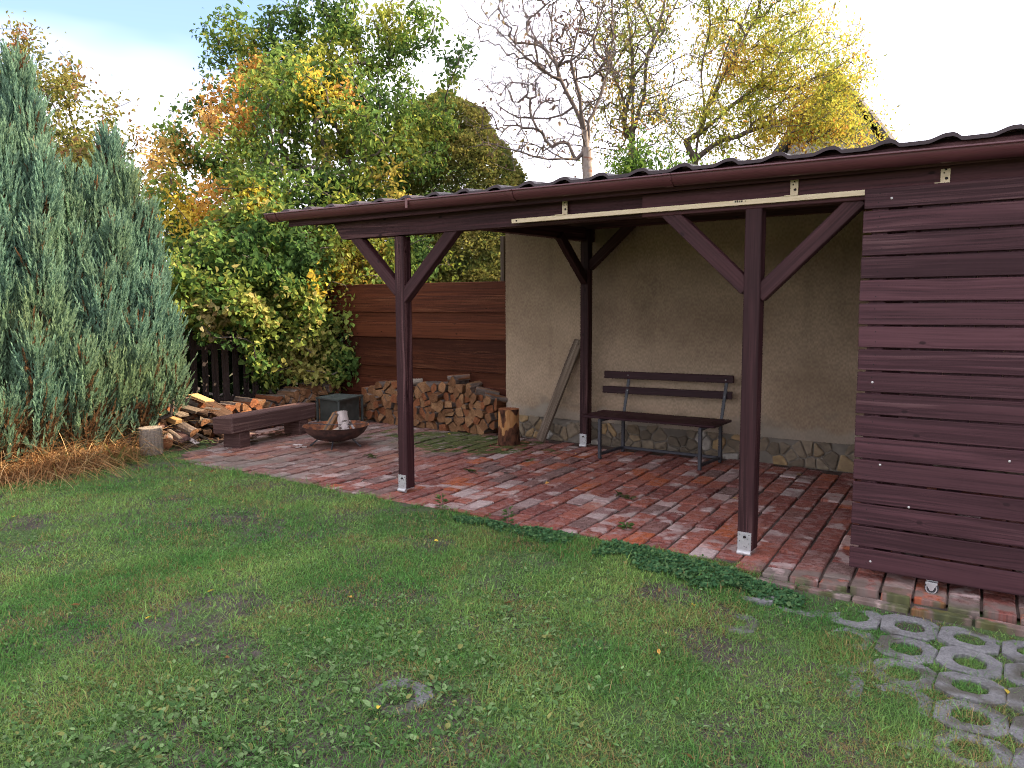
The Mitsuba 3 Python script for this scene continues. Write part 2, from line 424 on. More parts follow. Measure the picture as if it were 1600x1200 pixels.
ROW = math.radians(3.3)
rd, rx = np.array([-math.sin(ROW), math.cos(ROW), 0]), np.array([math.cos(ROW), math.sin(ROW), 0])
PIT, LEN = 0.166, 0.315
bricks = []
k = 0
for r in range(-52, 30):
    off = (r % 2) * 0.157 + rng.uniform(-0.03, 0.03)
    for c in range(-3, 14):
        L = LEN
        o = rx * (3.06 + 0.079 + r * PIT) + rd * (c * LEN + off - 0.1)
        cx, cy = o[0], o[1]
        front = -0.315 + 0.02 * math.sin(cx * 3) + rng.uniform(-0.02, 0.02) if cx < 3.15 else -0.365
        lo, hi = cy - L / 2, cy + L / 2
        if hi < front + 0.06 or cy > 3.02 or cx > 6.9 or cx < -4.25:
            continue
        cut = max(0.0, front - lo)
        cx, cy, L = cx + rd[0] * cut / 2, cy + rd[1] * cut / 2, L - cut
        if cx < -3.0 and cy < (-0.2 + (-3.0 - cx) * 1.0):
            continue
        if cx > -0.85 and cy > 2.90:
            continue
        bricks.append((cx, cy, ROW + rng.normal(0, 0.006), L - 0.012, PIT - rng.uniform(0.012, 0.017), rng.normal(0, 0.0035)))
edging = [(3.33 + i * 0.30, -0.408) for i in range(0, 12)]


def brick_mesh(L, W, H, seed):
    g = np.random.default_rng(seed)
    p = box_pts(L, W, H, 0.006, 0.004, g)
    return hull_uv(p, None, None)


cand = []
for (x, y, a, L, W, dz) in bricks:
    v, f, uv = brick_mesh(L, W, 0.065, int(abs(x * 997 + y * 7919) * 100))
    tilt = rot([1, 0, 0], rng.normal(0, 0.008)) @ rot([0, 1, 0], rng.normal(0, 0.008))
    v = v @ tilt.T @ rot([0, 0, 1], a + math.pi / 2).T + [x, y, -0.0325 + dz]
    cand.append((np.linalg.norm(np.array([x, y]) - CAM[:2]), v, f, uv))
for (x, y) in edging:
    v, f, uv = brick_mesh(0.288, 0.068, 0.14, int(x * 1000))
    v = v @ rot([0, 0, 1], rng.normal(0, 0.012)).T + [x, y, -0.07 - 0.028 + rng.normal(0, 0.004)]
    cand.append((np.linalg.norm(np.array([x, y]) - CAM[:2]), v, f, uv))


def in_view(v):
    q = v.mean(0) - CAM
    z = q @ FW
    return z > 0.3 and abs(q @ _r) / z < 0.69


near = sorted([c for c in cand if in_view(c[1])], key=lambda c: c[0])
rest = [c for c in cand if not in_view(c[1])]
for d, v, f, uv in near[:300]:
    add('patio__brick', (v, f), 'mat_brick', uv=uv)
v, f, uv = joined([c[1:] for c in near[300:] + rest])
tag(add('patio__far_bricks', (v, f), 'mat_brick', uv=uv), kind='stuff')

# concrete grid pavers: octagon rings that butt against each other, grass in the holes
S = 0.272


def ring_mesh(size, hole, h, g):
    k = size * 0.5
    t = size * 0.21
    o = np.array([[k, -k + t], [k, k - t], [k - t, k], [-k + t, k], [-k, k - t], [-k, -k + t], [-k + t, -k], [k - t, -k]])
    i = np.array([[hole, -hole * .46], [hole, hole * .46], [hole * .46, hole], [-hole * .46, hole], [-hole, hole * .46], [-hole, -hole * .46], [-hole * .46, -hole], [hole * .46, -hole]])
    o = o + g.uniform(-0.004, 0.004, o.shape)
    b = 0.007
    rings = [np.c_[o, np.full(8, -h)], np.c_[o, np.full(8, -b)], np.c_[o * (1 - b / k), np.zeros(8)], np.c_[i * (1 + b / hole), np.zeros(8)], np.c_[i, np.full(8, -b)], np.c_[i, np.full(8, -h)]]
    v = np.vstack(rings)
    f = []
    for a in range(5):
        for j in range(8):
            m = (j + 1) % 8
            f.append([a * 8 + j, a * 8 + m, (a + 1) * 8 + m, (a + 1) * 8 + j])
    return v, np.array(f)


holes, ring_centres = [], []
for a in range(-3, 10):
    for b in range(0, 5):
        x, y = 3.83 + a * S + 0.02 * b, -0.60 - b * S
        d = (x - 3.55) * 0.55 + (y + 0.5) * 0.45
        if (x < 3.7 and b > 0) or d < -0.30 + rng.uniform(-0.1, 0.12) or x > 6.4:
            continue
        ring_centres.append((x, y))
for (x, y) in [(3.30, -1.05), (2.42, -2.72)]:
    ring_centres.append((x, y))
tag(add('paver_bed', sheet(np.linspace(3.35, 6.8, 30), np.linspace(-3.0, -0.42, 26), lambda X, Y: ground_z(X, Y) + 0.003), 'mat_soil', True), 'dark earth bed between the concrete grid pavers by the sliding gate', 'paver bed', kind='structure')
for (x, y) in ring_centres:
    g = np.random.default_rng(int(x * 100) + int(-y * 1000))
    v, f = ring_mesh(S - 0.005, 0.070, 0.06, g)
    v = v @ rot([1, 0, 0], g.normal(0, 0.03)).T @ rot([0, 1, 0], g.normal(0, 0.03)).T @ rot([0, 0, 1], g.normal(0, 0.05)).T
    z = float(ground_z(x, y)) + (0.001 + 0.026 * float(np.clip((x - 3.85) * 2.0 + (y + 1.0) * 1.3, 0, 1)) if x > 3.6 else 0.004)
    add('paver_bed__paver', (v + [x, y, z], f), 'mat_concrete')
ring_centres = np.array(ring_centres)

# ------------------------------------------------------------------ plastered building behind the pergola
WY = 3.0
wall = trimesh.creation.box([8.5, 3.2, 2.6])
wall.apply_translation([-1.0 + 4.25, WY + 1.6, 0.27 + 1.3])
gv, gf = sheet(np.linspace(-1.0, 7.5, 120), np.linspace(0.27, 2.85, 40), lambda X, Z: 0 * X)
gv = np.stack([gv[:, 0], WY - 0.004 - 0.012 * meshkit.fbm(gv[:, [0, 1, 2]] * 3, 3, 2), gv[:, 1]], 1)
tag('plastered_building', 'low outbuilding with a rough beige plastered wall and stone plinth behind the bench', 'outbuilding')
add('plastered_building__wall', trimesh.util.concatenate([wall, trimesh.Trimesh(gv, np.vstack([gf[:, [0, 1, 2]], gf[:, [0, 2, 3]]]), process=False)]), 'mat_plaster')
pl = trimesh.creation.box([8.5, 3.18, 0.40])
pl.apply_translation([-1.0 + 4.25, WY + 1.6, 0.07])
add('plastered_building__plinth', pl, 'mat_mortar')
rf = trimesh.creation.box([8.7, 3.2, 0.06])
rf.apply_translation([-1.0 + 4.25, WY + 1.75, 2.91])
add('plastered_building__roof', rf, 'mat_roof_sheet')
# ------------------------------------------------------------------ pergola
tag('pergola', 'dark red stained timber pergola with metal tile roof and brown gutter', 'pergola')
P = 'pergola__'
M = 'mat_stained_wood'
rg = np.random.default_rng(3)
PA, PB, PC, PD_ = (0.008, -0.004), (3.068, -0.062), (0.262, 2.805), (3.07, 2.78)
BB, BT = 2.236, 2.385


def post(x, y, top, bottom=0.035):
    k = timber(P + 'post', (x, y, bottom), (x, y, top), 0.104, 0.104, M, up=(0, 1, 0), b=0.006)
    sh = trimesh.util.concatenate([trimesh.creation.box([0.088, 0.006, 0.125], trimesh.transformations.translation_matrix([x - 0.003, y - 0.0555, 0.092])),
                                   trimesh.creation.box([0.088, 0.006, 0.125], trimesh.transformations.translation_matrix([x - 0.003, y + 0.0555, 0.092])),
                                   trimesh.creation.box([0.088, 0.10, 0.008], trimesh.transformations.translation_matrix([x - 0.003, y, 0.029])),
                                   trimesh.creation.cylinder(0.016, 0.088, 16, transform=trimesh.transformations.translation_matrix([x - 0.003, y - 0.058, 0.016]) @ trimesh.transformations.rotation_matrix(math.pi / 2, [0, 1, 0]))])
    s = add(k + '__post_shoe', sh, 'mat_galvanised')
    bolt = trimesh.creation.cylinder(0.009, 0.012, 8, transform=trimesh.transformations.translation_matrix([x, y - 0.062, 0.125]) @ trimesh.transformations.rotation_matrix(math.pi / 2, [1, 0, 0]))
    add(k + '__bolt', bolt, 'mat_dark_hole')
    hl = [trimesh.creation.cylinder(0.003, 0.002, 6, transform=trimesh.transformations.translation_matrix([x - 0.003 + a, y - 0.0592, 0.092 + b]) @ trimesh.transformations.rotation_matrix(math.pi / 2, [1, 0, 0]))
                   for a, b in ((-.03, .045), (.03, .045), (.02, .02), (-.03, 0), (.03, -.01), (0, -.03), (.015, -.035))]
    tag(add(k + '__nail_holes', trimesh.util.concatenate(hl), 'mat_dark_hole'), kind='stuff')
    return k


for (x, y), top in ((PA, BB), (PB, BB), (PC, 2.50), ((5.4, 2.78), 2.50), ((6.1, -0.06), BB)):
    post(x, y, top)
# front plate in two lengths with a slanted left end
g0 = hull_uv(np.array([[-0.775 + (0.105 if z < 0 else 0), s * 0.056, z] for s in (-1, 1) for z in (-0.0745, 0.0745)] + [[2.30, s * 0.056, z] for s in (-1, 1) for z in (-0.0745, 0.0745)]))
add(P + 'front_beam', (g0[0] + [0, -0.012, 2.318], g0[1]), M, uv=g0[2])
timber(P + 'front_beam', (2.303, -0.05, 2.308), (7.0, -0.09, 2.31), 0.112, 0.152, M)
timber(P + 'side_beam', (PA[0] + 0.05, 0.046, 2.435), (PC[0] - 0.02, 3.0 - 0.05, 2.445), 0.10, 0.145, M)
timber(P + 'back_beam', (PC[0] - 0.6, 2.80, 2.575), (7.0, 2.78, 2.575), 0.10, 0.14, M)


def brace(p0, p1, w=0.095, t=0.075, up=(0, 1, 0)):
    timber(P + 'brace', p0, p1, t if up == (0, 1, 0) else w, w if up == (0, 1, 0) else t, M, up=up, b=0.005)


def brace2(p0, p1, across):
    """brace of 9 cm depth whose flat side faces along ACROSS"""
    v, f, uv = beam_mesh(p0, p1, 0.10, 0.078, up=across, b=0.005)
    add(P + 'brace', (v, f), M, uv=uv)


brace2((-0.02, -0.012, 1.765), (-0.56, -0.012, 2.29), (0, 1, 0))
brace2((0.03, -0.012, 1.705), (0.63, -0.012, 2.29), (0, 1, 0))
brace2((3.03, -0.06, 1.735), (2.47, -0.06, 2.27), (0, 1, 0))
brace2((3.10, -0.06, 1.690), (3.68, -0.06, 2.25), (0, 1, 0))
brace2((0.26, 2.78, 1.92), (0.25, 2.22, 2.40), (1, 0, 0))
brace2((0.30, 2.81, 2.08), (0.84, 2.81, 2.55), (0, 1, 0))
SL = 0.115


def roof_z(y):
    return 2.515 + (y + 0.2) * SL


for i in range(11):
    x = -0.95 + i * 0.74
    timber(P + 'rafter', (x, -0.17, roof_z(-0.17) - 0.085), (x, 3.1, roof_z(3.1) - 0.085), 0.06, 0.11, M, rng=rg)
for i in range(7):
    y = -0.12 + i * 0.52
    timber(P + 'batten', (-1.26, y, roof_z(y) - 0.018), (7.0, y, roof_z(y) - 0.018), 0.05, 0.03, M)
timber(P + 'fascia_board', (-1.24, -0.185, roof_z(-0.2) - 0.075), (7.0, -0.185, roof_z(-0.2) - 0.085), 0.022, 0.12, M)

for i in range(18):                                  # boarded side wall of the closed part behind the sliding gate
    y = 0.03 + i * 0.165
    timber(P + 'partition_board', (3.83, y, 0.02), (3.83, y, min(2.42, roof_z(y) - 0.15)), 0.022, 0.158, M, up=(0, 1, 0))
# profiled metal roof, crest every 0.2976 m
xs = np.unique(np.concatenate([np.arange(-1.33, 7.1, 0.2976 / 16)]))


def prof(x):
    s = ((x - 1.463) / 0.2976 + 0.80) % 1.0
    up = np.clip((s - 0.42) / 0.34, 0, 1)
    dn = np.clip((1.0 - s) / 0.14, 0, 1)
    return 0.027 * np.minimum(up * up * (3 - 2 * up), dn * dn * (3 - 2 * dn))


ys, steps = [], []
for i in range(10):
    ys += [-0.235 + i * 0.35, -0.235 + i * 0.35 + 0.34]
    steps += [0.0, -0.014]
ys, steps = np.array(ys), np.array(steps)
X, Y = np.meshgrid(xs, ys, indexing='ij')
Z = roof_z(Y) + prof(X) + np.broadcast_to(steps, X.shape)
n, m = X.shape
top = np.stack([X, Y, Z], -1).reshape(-1, 3)
bot = top - [0, 0, 0.006]
i, j = np.meshgrid(np.arange(n - 1), np.arange(m - 1), indexing='ij')
q = np.stack([i * m + j, (i + 1) * m + j, (i + 1) * m + j + 1, i * m + j + 1], -1).reshape(-1, 4)
e = np.arange(n - 1)
fr = np.stack([e * m, (e + 1) * m, (e + 1) * m + n * m, e * m + n * m], 1)[:, ::-1]
sd = np.arange(m - 1)
lf = np.stack([sd, sd + 1, sd + 1 + n * m, sd + n * m], 1)
lip = top.reshape(n, m, 3)[:, 0] - [0, 0.004, 0.022]           # turned-down front edge
rv = np.vstack([top, bot, lip])
lq = np.stack([e * m, (e + 1) * m, 2 * n * m + e + 1, 2 * n * m + e], 1)[:, ::-1]
add(P + 'roof_sheet', (rv, np.vstack([q, q[:, ::-1] + n * m, fr, lf, lq])), 'mat_roof_sheet')


# half-round gutter with bead, end cap, sleeves and hooks
def gutter_c(x):
    return np.array([x, -0.275, 2.487 - 0.0085 * (x + 1.3) - 0.0016 * max(0, x - 2.5) ** 2])


def half_pipe(x0, x1, r, th=0.004, n=2, bead=True):
    a = np.linspace(math.pi, 2 * math.pi, 15)
    sec = np.stack([np.cos(a) * r, np.sin(a) * r], 1)                 # y, z
    if bead:
        b = np.linspace(0.2, 2 * math.pi + 0.2, 7)[:-1]
        bd = np.stack([-r - 0.002 + 0.008 * np.cos(b), 0.004 + 0.008 * np.sin(b)], 1)
    inn = sec[::-1] * (1 - th / r)
    loop = np.vstack([sec, inn])
    out = []
    xs_ = np.linspace(x0, x1, n)
    for L in ([loop] + ([bd] if bead else [])):
        v = np.vstack([np.c_[np.full(len(L), 0), L] + gutter_c(x) + [0, 0, 0] for x in xs_])
        k = len(L)
        f = []
        for s in range(n - 1):
            for j in range(k):
                t = (j + 1) % k
                f.append([s * k + j, s * k + t, (s + 1) * k + t, (s + 1) * k + j])
        out.append(trimesh.Trimesh(v, np.vstack([np.array(f)[:, [0, 1, 2]], np.array(f)[:, [0, 2, 3]]]), process=False))
    return trimesh.util.concatenate(out)


gk = add(P + 'gutter', half_pipe(-1.40, 7.0, 0.062, n=24), 'mat_gutter', 40)
a = np.linspace(math.pi, 2 * math.pi, 13)
cap = np.vstack([[[-1.40, -0.275, 2.487]], np.c_[np.full(13, -1.402), -0.275 + 0.064 * np.cos(a), 2.4875 + 0.064 * np.sin(a)], np.c_[np.full(13, -1.375), -0.275 + 0.067 * np.cos(a), 2.4875 + 0.067 * np.sin(a)]])
cf = [[0, i + 1, i + 2] for i in range(12)] + [[i + 1, i + 14, i + 15] for i in range(12)] + [[i + 1, i + 15, i + 2] for i in range(12)]
add(gk + '__end_cap', trimesh.Trimesh(cap, cf, process=False), 'mat_gutter')
for x0 in (-1.27, 1.36, 2.58, 5.3):
    add(gk + '__joiner', half_pipe(x0 - 0.028, x0 + 0.028, 0.067), 'mat_gutter', 40)
for x0 in (0.37, 4.9):
    c = gutter_c(x0)
    hk = [trimesh.creation.box([0.024, 0.005, 0.075], trimesh.transformations.translation_matrix([x0, c[1] - 0.071, c[2] - 0.018])),
          trimesh.creation.box([0.026, 0.16, 0.004], trimesh.transformations.translation_matrix([x0, c[1] + 0.005, c[2] + 0.016]))]
    add(gk + '__hook', trimesh.util.concatenate(hk), 'mat_gutter_clip')

# sliding-gate track with three hanging brackets
tv = trimesh.creation.box([4.75, 0.034, 0.030], trimesh.transformations.translation_matrix([1.249 + 2.375, -0.128, 2.272]))
tk = add(P + 'door_track', tv, 'mat_brass_zinc')
labels[tk] = {'label': 'pale brass-coloured sliding track screwed under the beam'}
add(tk + '__track_hole', trimesh.creation.cylinder(0.0065, 0.004, 10, transform=trimesh.transformations.translation_matrix([1.293, -0.1458, 2.272]) @ trimesh.transformations.rotation_matrix(math.pi / 2, [1, 0, 0])), 'mat_dark_hole')
marks = [trimesh.creation.box([w_, 0.001, 0.011], trimesh.transformations.translation_matrix([2.962 + o_, -0.1456, 2.279])) for o_, w_ in ((0, .007), (.013, .009), (.027, .006), (.040, .011), (.062, .003))]
add(tk + '__stamp', trimesh.util.concatenate(marks), 'mat_dark_hole')
for x0, x1, z1 in ((1.664, 1.708, 2.402), (3.292, 3.338, 2.386), (4.094, 4.140, 2.366)):
    yb = -0.112 if x0 > 2.4 else -0.082
    bx = trimesh.creation.box([x1 - x0, 0.006, z1 - 2.287], trimesh.transformations.translation_matrix([(x0 + x1) / 2, yb - 0.012, (z1 + 2.287) / 2]))
    fl = trimesh.creation.box([0.075, 0.05, 0.005], trimesh.transformations.translation_matrix([(x0 + x1) / 2 - 0.012, -0.128, 2.2895]))
    bk = add(tk + '__bracket', trimesh.util.concatenate([bx, fl]), 'mat_brass_zinc')
    hs = [trimesh.creation.cylinder(r_, 0.006, 10, transform=trimesh.transformations.translation_matrix([(x0 + x1) / 2 + a_, yb - 0.015, (z1 + 2.287) / 2 + b_]) @ trimesh.transformations.rotation_matrix(math.pi / 2, [1, 0, 0]))
          for a_, b_, r_ in ((0.006, -0.012, 0.008), (-0.006, 0.018, 0.004), (0.002, 0.035, 0.005))]
    add(tk + '__screw', trimesh.util.concatenate(hs), 'mat_dark_hole')

# ------------------------------------------------------------------ slatted sliding gate
tag('slatted_gate', 'dark red slatted sliding gate on a small wheel at the right edge', 'gate')
G_ = 'slatted_gate__'
GY = -0.165
edges = [2.287, 2.168, 2.035, 1.907, 1.775, 1.644, 1.509, 1.377, 1.245, 1.119, 0.988, 0.857, 0.726, 0.594, 0.462, 0.326, 0.194, 0.058]
g = np.random.default_rng(8)
GX0, GX1 = 3.715, 5.75
for i in range(17):
    zt, zb = edges[i] - (0.0 if i == 0 else 0.006), edges[i + 1] + 0.005
    zc = (zt + zb) / 2
    tl = g.normal(0, 0.0012)
    k = timber(G_ + 'slat', (GX0 + g.uniform(-0.004, 0.004), GY + 0.011, zc - tl), (GX1, GY + 0.011 + g.normal(0, 0.001), zc + tl), 0.022, zt - zb - 0.001, 'mat_slat_wood', b=0.003, jit=0.0012, rng=g)
for x0, w_ in ((3.80, 0.085), (3.965, 0.05), (4.62, 0.07), (5.6, 0.085)):
    yy_ = GY + (0.047 if x0 < 4 else 0.070)
    timber(G_ + 'stile', (x0, yy_, 0.075), (x0, yy_, 2.27), w_, 0.045, 'mat_slat_wood', up=(0, 1, 0))
timber(G_ + 'diagonal', (3.86, GY + 0.12, 0.16), (5.55, GY + 0.12, 2.15), 0.045, 0.09, 'mat_slat_wood')
for i in range(12):                                  # boards behind the slats in the upper part of the gate
    x0 = 4.08 + i * 0.142
    timber(G_ + 'backing_board', (x0, GY + 0.036, 0.80), (x0, GY + 0.036, 2.25), 0.138, 0.018, 'mat_slat_wood', up=(0, 1, 0))
nl = []
for i in range(17):
    for dz in (-0.028, 0.028):
        nl.append(trimesh.creation.cylinder(0.0035, 0.0012, 6, transform=trimesh.transformations.translation_matrix([3.80 + g.normal(0, 0.008), GY - 0.0003, (edges[i] + edges[i + 1]) / 2 + dz + g.normal(0, 0.004)]) @ trimesh.transformations.rotation_matrix(math.pi / 2, [1, 0, 0])))
tag(add(G_ + 'nails', trimesh.util.concatenate(nl), 'mat_dark_hole'), kind='stuff')
for x0, z0 in ((3.861, 2.225), (3.80, 1.18), (3.86, 0.70), (4.49, 0.79), (3.83, 0.115), (4.02, 0.47)):
    sm = trimesh.creation.icosphere(2, 0.007)
    sm.apply_scale([1, 0.45, 1])
    sm.apply_translation([x0, GY - 0.001, z0])
    add(G_ + 'screw', sm, 'mat_screw', True)
wx = 4.155
fk = [trimesh.creation.box([0.060, 0.004, 0.014], trimesh.transformations.translation_matrix([wx, GY - 0.022, 0.053])),
      trimesh.creation.box([0.060, 0.05, 0.005], trimesh.transformations.translation_matrix([wx, GY + 0.033, 0.060]))]
fp = np.array([[wx - 0.030, 0, 0.056], [wx + 0.030, 0, 0.056], [wx + 0.014, 0, 0.024], [wx + 0.007, 0, 0.012], [wx - 0.007, 0, 0.012], [wx - 0.013, 0, 0.024]])
for yo in (-0.026, 0.022):
    h = ConvexHull(np.vstack([fp + [0, GY + yo, 0], fp + [0, GY + yo + 0.004, 0]]))
    hm = trimesh.Trimesh(h.points, h.simplices)
    hm.fix_normals()
    fk.append(hm)
ck = add(G_ + 'caster', trimesh.util.concatenate(fk), 'mat_galvanised')
RX = trimesh.transformations.rotation_matrix(math.pi / 2, [1, 0, 0])
wl = lathe([(0.012, -0.016), (0.026, -0.017), (0.032, -0.013), (0.036, -0.006), (0.036, 0.006), (0.032, 0.013), (0.026, 0.017), (0.012, 0.016)], 28)
wl.apply_transform(trimesh.transformations.translation_matrix([wx, GY + 0.0, 0.022]) @ RX)
add(ck + '__wheel', wl, 'mat_rubber', 40)
hb = trimesh.creation.annulus(0.024, 0.030, 0.036, 24)
hb.apply_transform(trimesh.transformations.translation_matrix([wx, GY + 0.0, 0.022]) @ RX)
add(ck + '__rim', hb, 'mat_galvanised')
#PART2#
# ------------------------------------------------------------------ timber fence left of the building
tag('timber_fence', 'reddish brown fence of wide horizontal overlapping boards behind the log stack', 'fence')
F_ = 'timber_fence__'
FY = 3.12
g = np.random.default_rng(21)
tops = [1.958, 1.776, 1.579, 1.407, 1.217, 1.011, 0.786, 0.577, 0.38, 0.19]
drop = [0, 0, 0, 0, 0, 0.03, 0.055, 0.03, 0, 0]
for i, zt in enumerate(tops):
    zb = (tops[i + 1] if i < 9 else 0.0) - 0.012
    proud = 0.022 if i % 2 else 0.0                  # every second board laps over its neighbours
    zc, hh = (zt + zb) / 2, zt - zb
    if i % 2:
        hh += 0.012
    timber(F_ + 'board', (-4.30, FY + 0.015 - proud, zc + (0.012 if drop[i] == 0 else 0.03)), (-1.075, FY + 0.015 - proud + g.normal(0, 0.002), zc - drop[i] * 0.25), 0.024, hh, 'mat_fence_wood', b=0.004, jit=0.004, rng=g)
for x in (-4.34, -2.6, -1.04):
    timber(F_ + 'post', (x, FY + (0.09 if x == -2.6 else 0.02), -0.1), (x, FY + (0.09 if x == -2.6 else 0.02), 1.97), 0.085, 0.085, 'mat_fence_wood', up=(0, 1, 0))
timber('leaning_pole', (-1.30, 3.36, 0.0), (-1.25, 3.30, 2.55), 0.06, 0.06, 'mat_weathered_wood', up=(0, 1, 0))
tag('leaning_pole', 'weathered wooden pole behind the timber fence at the corner of the outbuilding', 'pole')

# picket fence at the left, half hidden by the vine
tag('picket_fence', 'old dark upright picket fence behind the wood pile on the left', 'fence')
for i in range(26):
    y = -1.2 + i * 0.165
    timber('picket_fence__picket', (-4.86 + g.normal(0, 0.006), y, -0.05), (-4.86 + g.normal(0, 0.012), y + g.normal(0, 0.008), 1.35 + g.normal(0, 0.02)), 0.022, 0.098 + g.normal(0, 0.006), 'mat_picket_wood', up=(0, 1, 0), jit=0.004, rng=g)
for z in (0.35, 1.1):
    timber('picket_fence__rail', (-4.90, -1.3, z), (-4.90, 3.0, z), 0.04, 0.07, 'mat_picket_wood')

# ------------------------------------------------------------------ garden bench under the roof
tag('garden_bench', 'dark red wooden bench with a thin black iron frame against the plastered wall', 'bench')
B_ = 'garden_bench__'
for y0, w_ in ((2.325, 0.165), (2.50, 0.165), (2.675, 0.155)):
    timber(B_ + 'seat_board', (0.515, y0, 0.445), (2.005, y0 + 0.012, 0.445), w_, 0.026, 'mat_bench_wood', b=0.005)
timber(B_ + 'back_slat', (0.490, 2.835, 0.856), (1.985, 2.855, 0.868), 0.024, 0.083, 'mat_bench_wood', b=0.004)
timber(B_ + 'back_slat', (0.476, 2.822, 0.685), (1.978, 2.842, 0.700), 0.024, 0.080, 'mat_bench_wood', b=0.004)
for x0 in (0.745, 1.865):
    timber(B_ + 'leg', (x0, 2.245, 0.0), (x0, 2.245, 0.431), 0.034, 0.034, 'mat_black_iron', up=(0, 1, 0))
    v = [beam_mesh((x0 + 0.03, 2.745, 0.0), (x0 + 0.03, 2.745, 0.40), 0.034, 0.034, up=(0, 1, 0)), beam_mesh((x0 + 0.03, 2.748, 0.402), (x0 + 0.05, 2.866, 0.90), 0.036, 0.012, up=(0, 1, 0))]
    vv, ff, uu = joined(v)
    add(B_ + 'back_leg', (vv, ff), 'mat_black_iron', uv=uu)
    timber(B_ + 'side_bar', (x0 + 0.004, 2.264, 0.05), (x0 + 0.022, 2.727, 0.05), 0.03, 0.03, 'mat_black_iron')
    timber(B_ + 'seat_bearer', (x0 + 0.004, 2.264, 0.416), (x0 + 0.022, 2.727, 0.416), 0.03, 0.03, 'mat_black_iron')
    for z, y in ((0.858, 2.823), (0.687, 2.809)):
        b = trimesh.creation.icosphere(1, 0.007)
        b.apply_translation([x0 + 0.045, y + 0.004, z])
        add(B_ + 'bolt', b, 'mat_galvanised')
timber(B_ + 'stretcher', (0.79, 2.745, 0.05), (1.878, 2.745, 0.05), 0.03, 0.03, 'mat_black_iron')

# leaning plank and chopping block
timber('leaning_plank', (-0.305, 2.70, 0.03), (0.075, 2.965, 1.24), 0.028, 0.145, 'mat_weathered_wood', up=(-0.95, 0.3, 0.25), jit=0.006, rng=g)
tag('leaning_plank', 'grey weathered plank leaning on the plastered wall beside the back post', 'plank')


def log_mesh(poly, L, ident=None, taper=1.0, jit=0.0, rng=None):
    """a log along x: POLY is its outline in y, z"""
    n = len(poly)
    a = np.c_[np.full(n, -L / 2), poly]
    b = np.c_[np.full(n, L / 2), poly * taper]
    mid = np.c_[np.zeros(n), poly * (0.5 + 0.5 * taper) * 1.03]
    if jit:
        a[:, 0] += rng.normal(0, jit) * poly[:, 0] * 8
        b[:, 0] += rng.normal(0, jit) * poly[:, 0] * 8
        mid += rng.normal(0, jit * 0.4, mid.shape)
    return hull_uv(np.vstack([a, b, mid]), ident)


def round_poly(r, n, g, squash=1.0):
    th = np.arange(n) * 2 * math.pi / n
    rr = r * (1 + 0.10 * (meshkit.noise(np.c_[np.cos(th) * 1.3, np.sin(th) * 1.3, np.full(n, g.uniform(0, 99))]) - 0.5) * 2)
    return np.stack([rr * np.cos(th), rr * np.sin(th) * squash], 1)


th = np.linspace(0, 2 * math.pi, 36, endpoint=False)
st_v, zs = [], np.linspace(0, 0.425, 12)
for z in zs:
    rr = 0.128 * (1 + 0.05 * np.exp(-z * 9)) * (1 + 0.14 * (meshkit.noise(np.c_[np.cos(th) * 2.2, np.sin(th) * 2.2, np.full(36, z * 3)]) - 0.5) + 0.05 * (meshkit.noise(np.c_[np.cos(th) * 9, np.sin(th) * 9, np.full(36, z * 5)]) - 0.5))
    st_v.append(np.c_[rr * np.cos(th), rr * np.sin(th), np.full(36, z)])
stv = np.vstack(st_v)
sf = [[i * 36 + j, i * 36 + (j + 1) % 36, (i + 1) * 36 + (j + 1) % 36, (i + 1) * 36 + j] for i in range(11) for j in range(36)]
o = np.array([-0.585, 2.445, 0.0])
tag('chopping_block', 'upright tree stump with dark bark standing by the right end of the log stack', 'stump')
add('chopping_block__bark', (stv + o, np.array(sf)), 'mat_stump_bark', True)
tp = np.vstack([[[0, 0, 0.425]], st_v[-1]])
iu = uid()
add('chopping_block__cut_top', (tp + o, np.array([[0, j + 1, (j + 1) % 36 + 1] for j in range(36)])), 'mat_log', uv=np.c_[16 * iu + 8 + tp[:, 0], 100 + tp[:, 1]])

v, f, uv = log_mesh(round_poly(0.118, 22, g), 0.30, jit=0.004, rng=g)
v = v @ frame((0.03, -0.02, 1)).T + [-3.60, -0.27, 0.15]
tag(add('cut_log', (v, f), 'mat_grey_log', uv=uv), 'short grey log set upright at the corner of the brick floor by the juniper', 'log')

# ------------------------------------------------------------------ sleeper bench
tag('sleeper_bench', 'low bench made of one thick old timber beam on two blocks', 'bench')
d = np.array([-0.275, 1.455, 0.0])
d /= np.linalg.norm(d)
sd_ = np.array([d[1], -d[0], 0])
q0 = np.array([-3.11, 0.305, 0.285])
timber('sleeper_bench__beam', q0, q0 + d * 1.52, 0.30, 0.20, 'mat_sleeper_wood', b=0.014, jit=0.01, rng=g)
for t in (0.22, 1.28):
    c = q0 + d * t
    timber('sleeper_bench__block', c - sd_ * 0.13 + [0, 0, -0.195], c + sd_ * 0.13 + [0, 0, -0.195], 0.17, 0.19, 'mat_sleeper_wood', b=0.01, jit=0.006, rng=g)

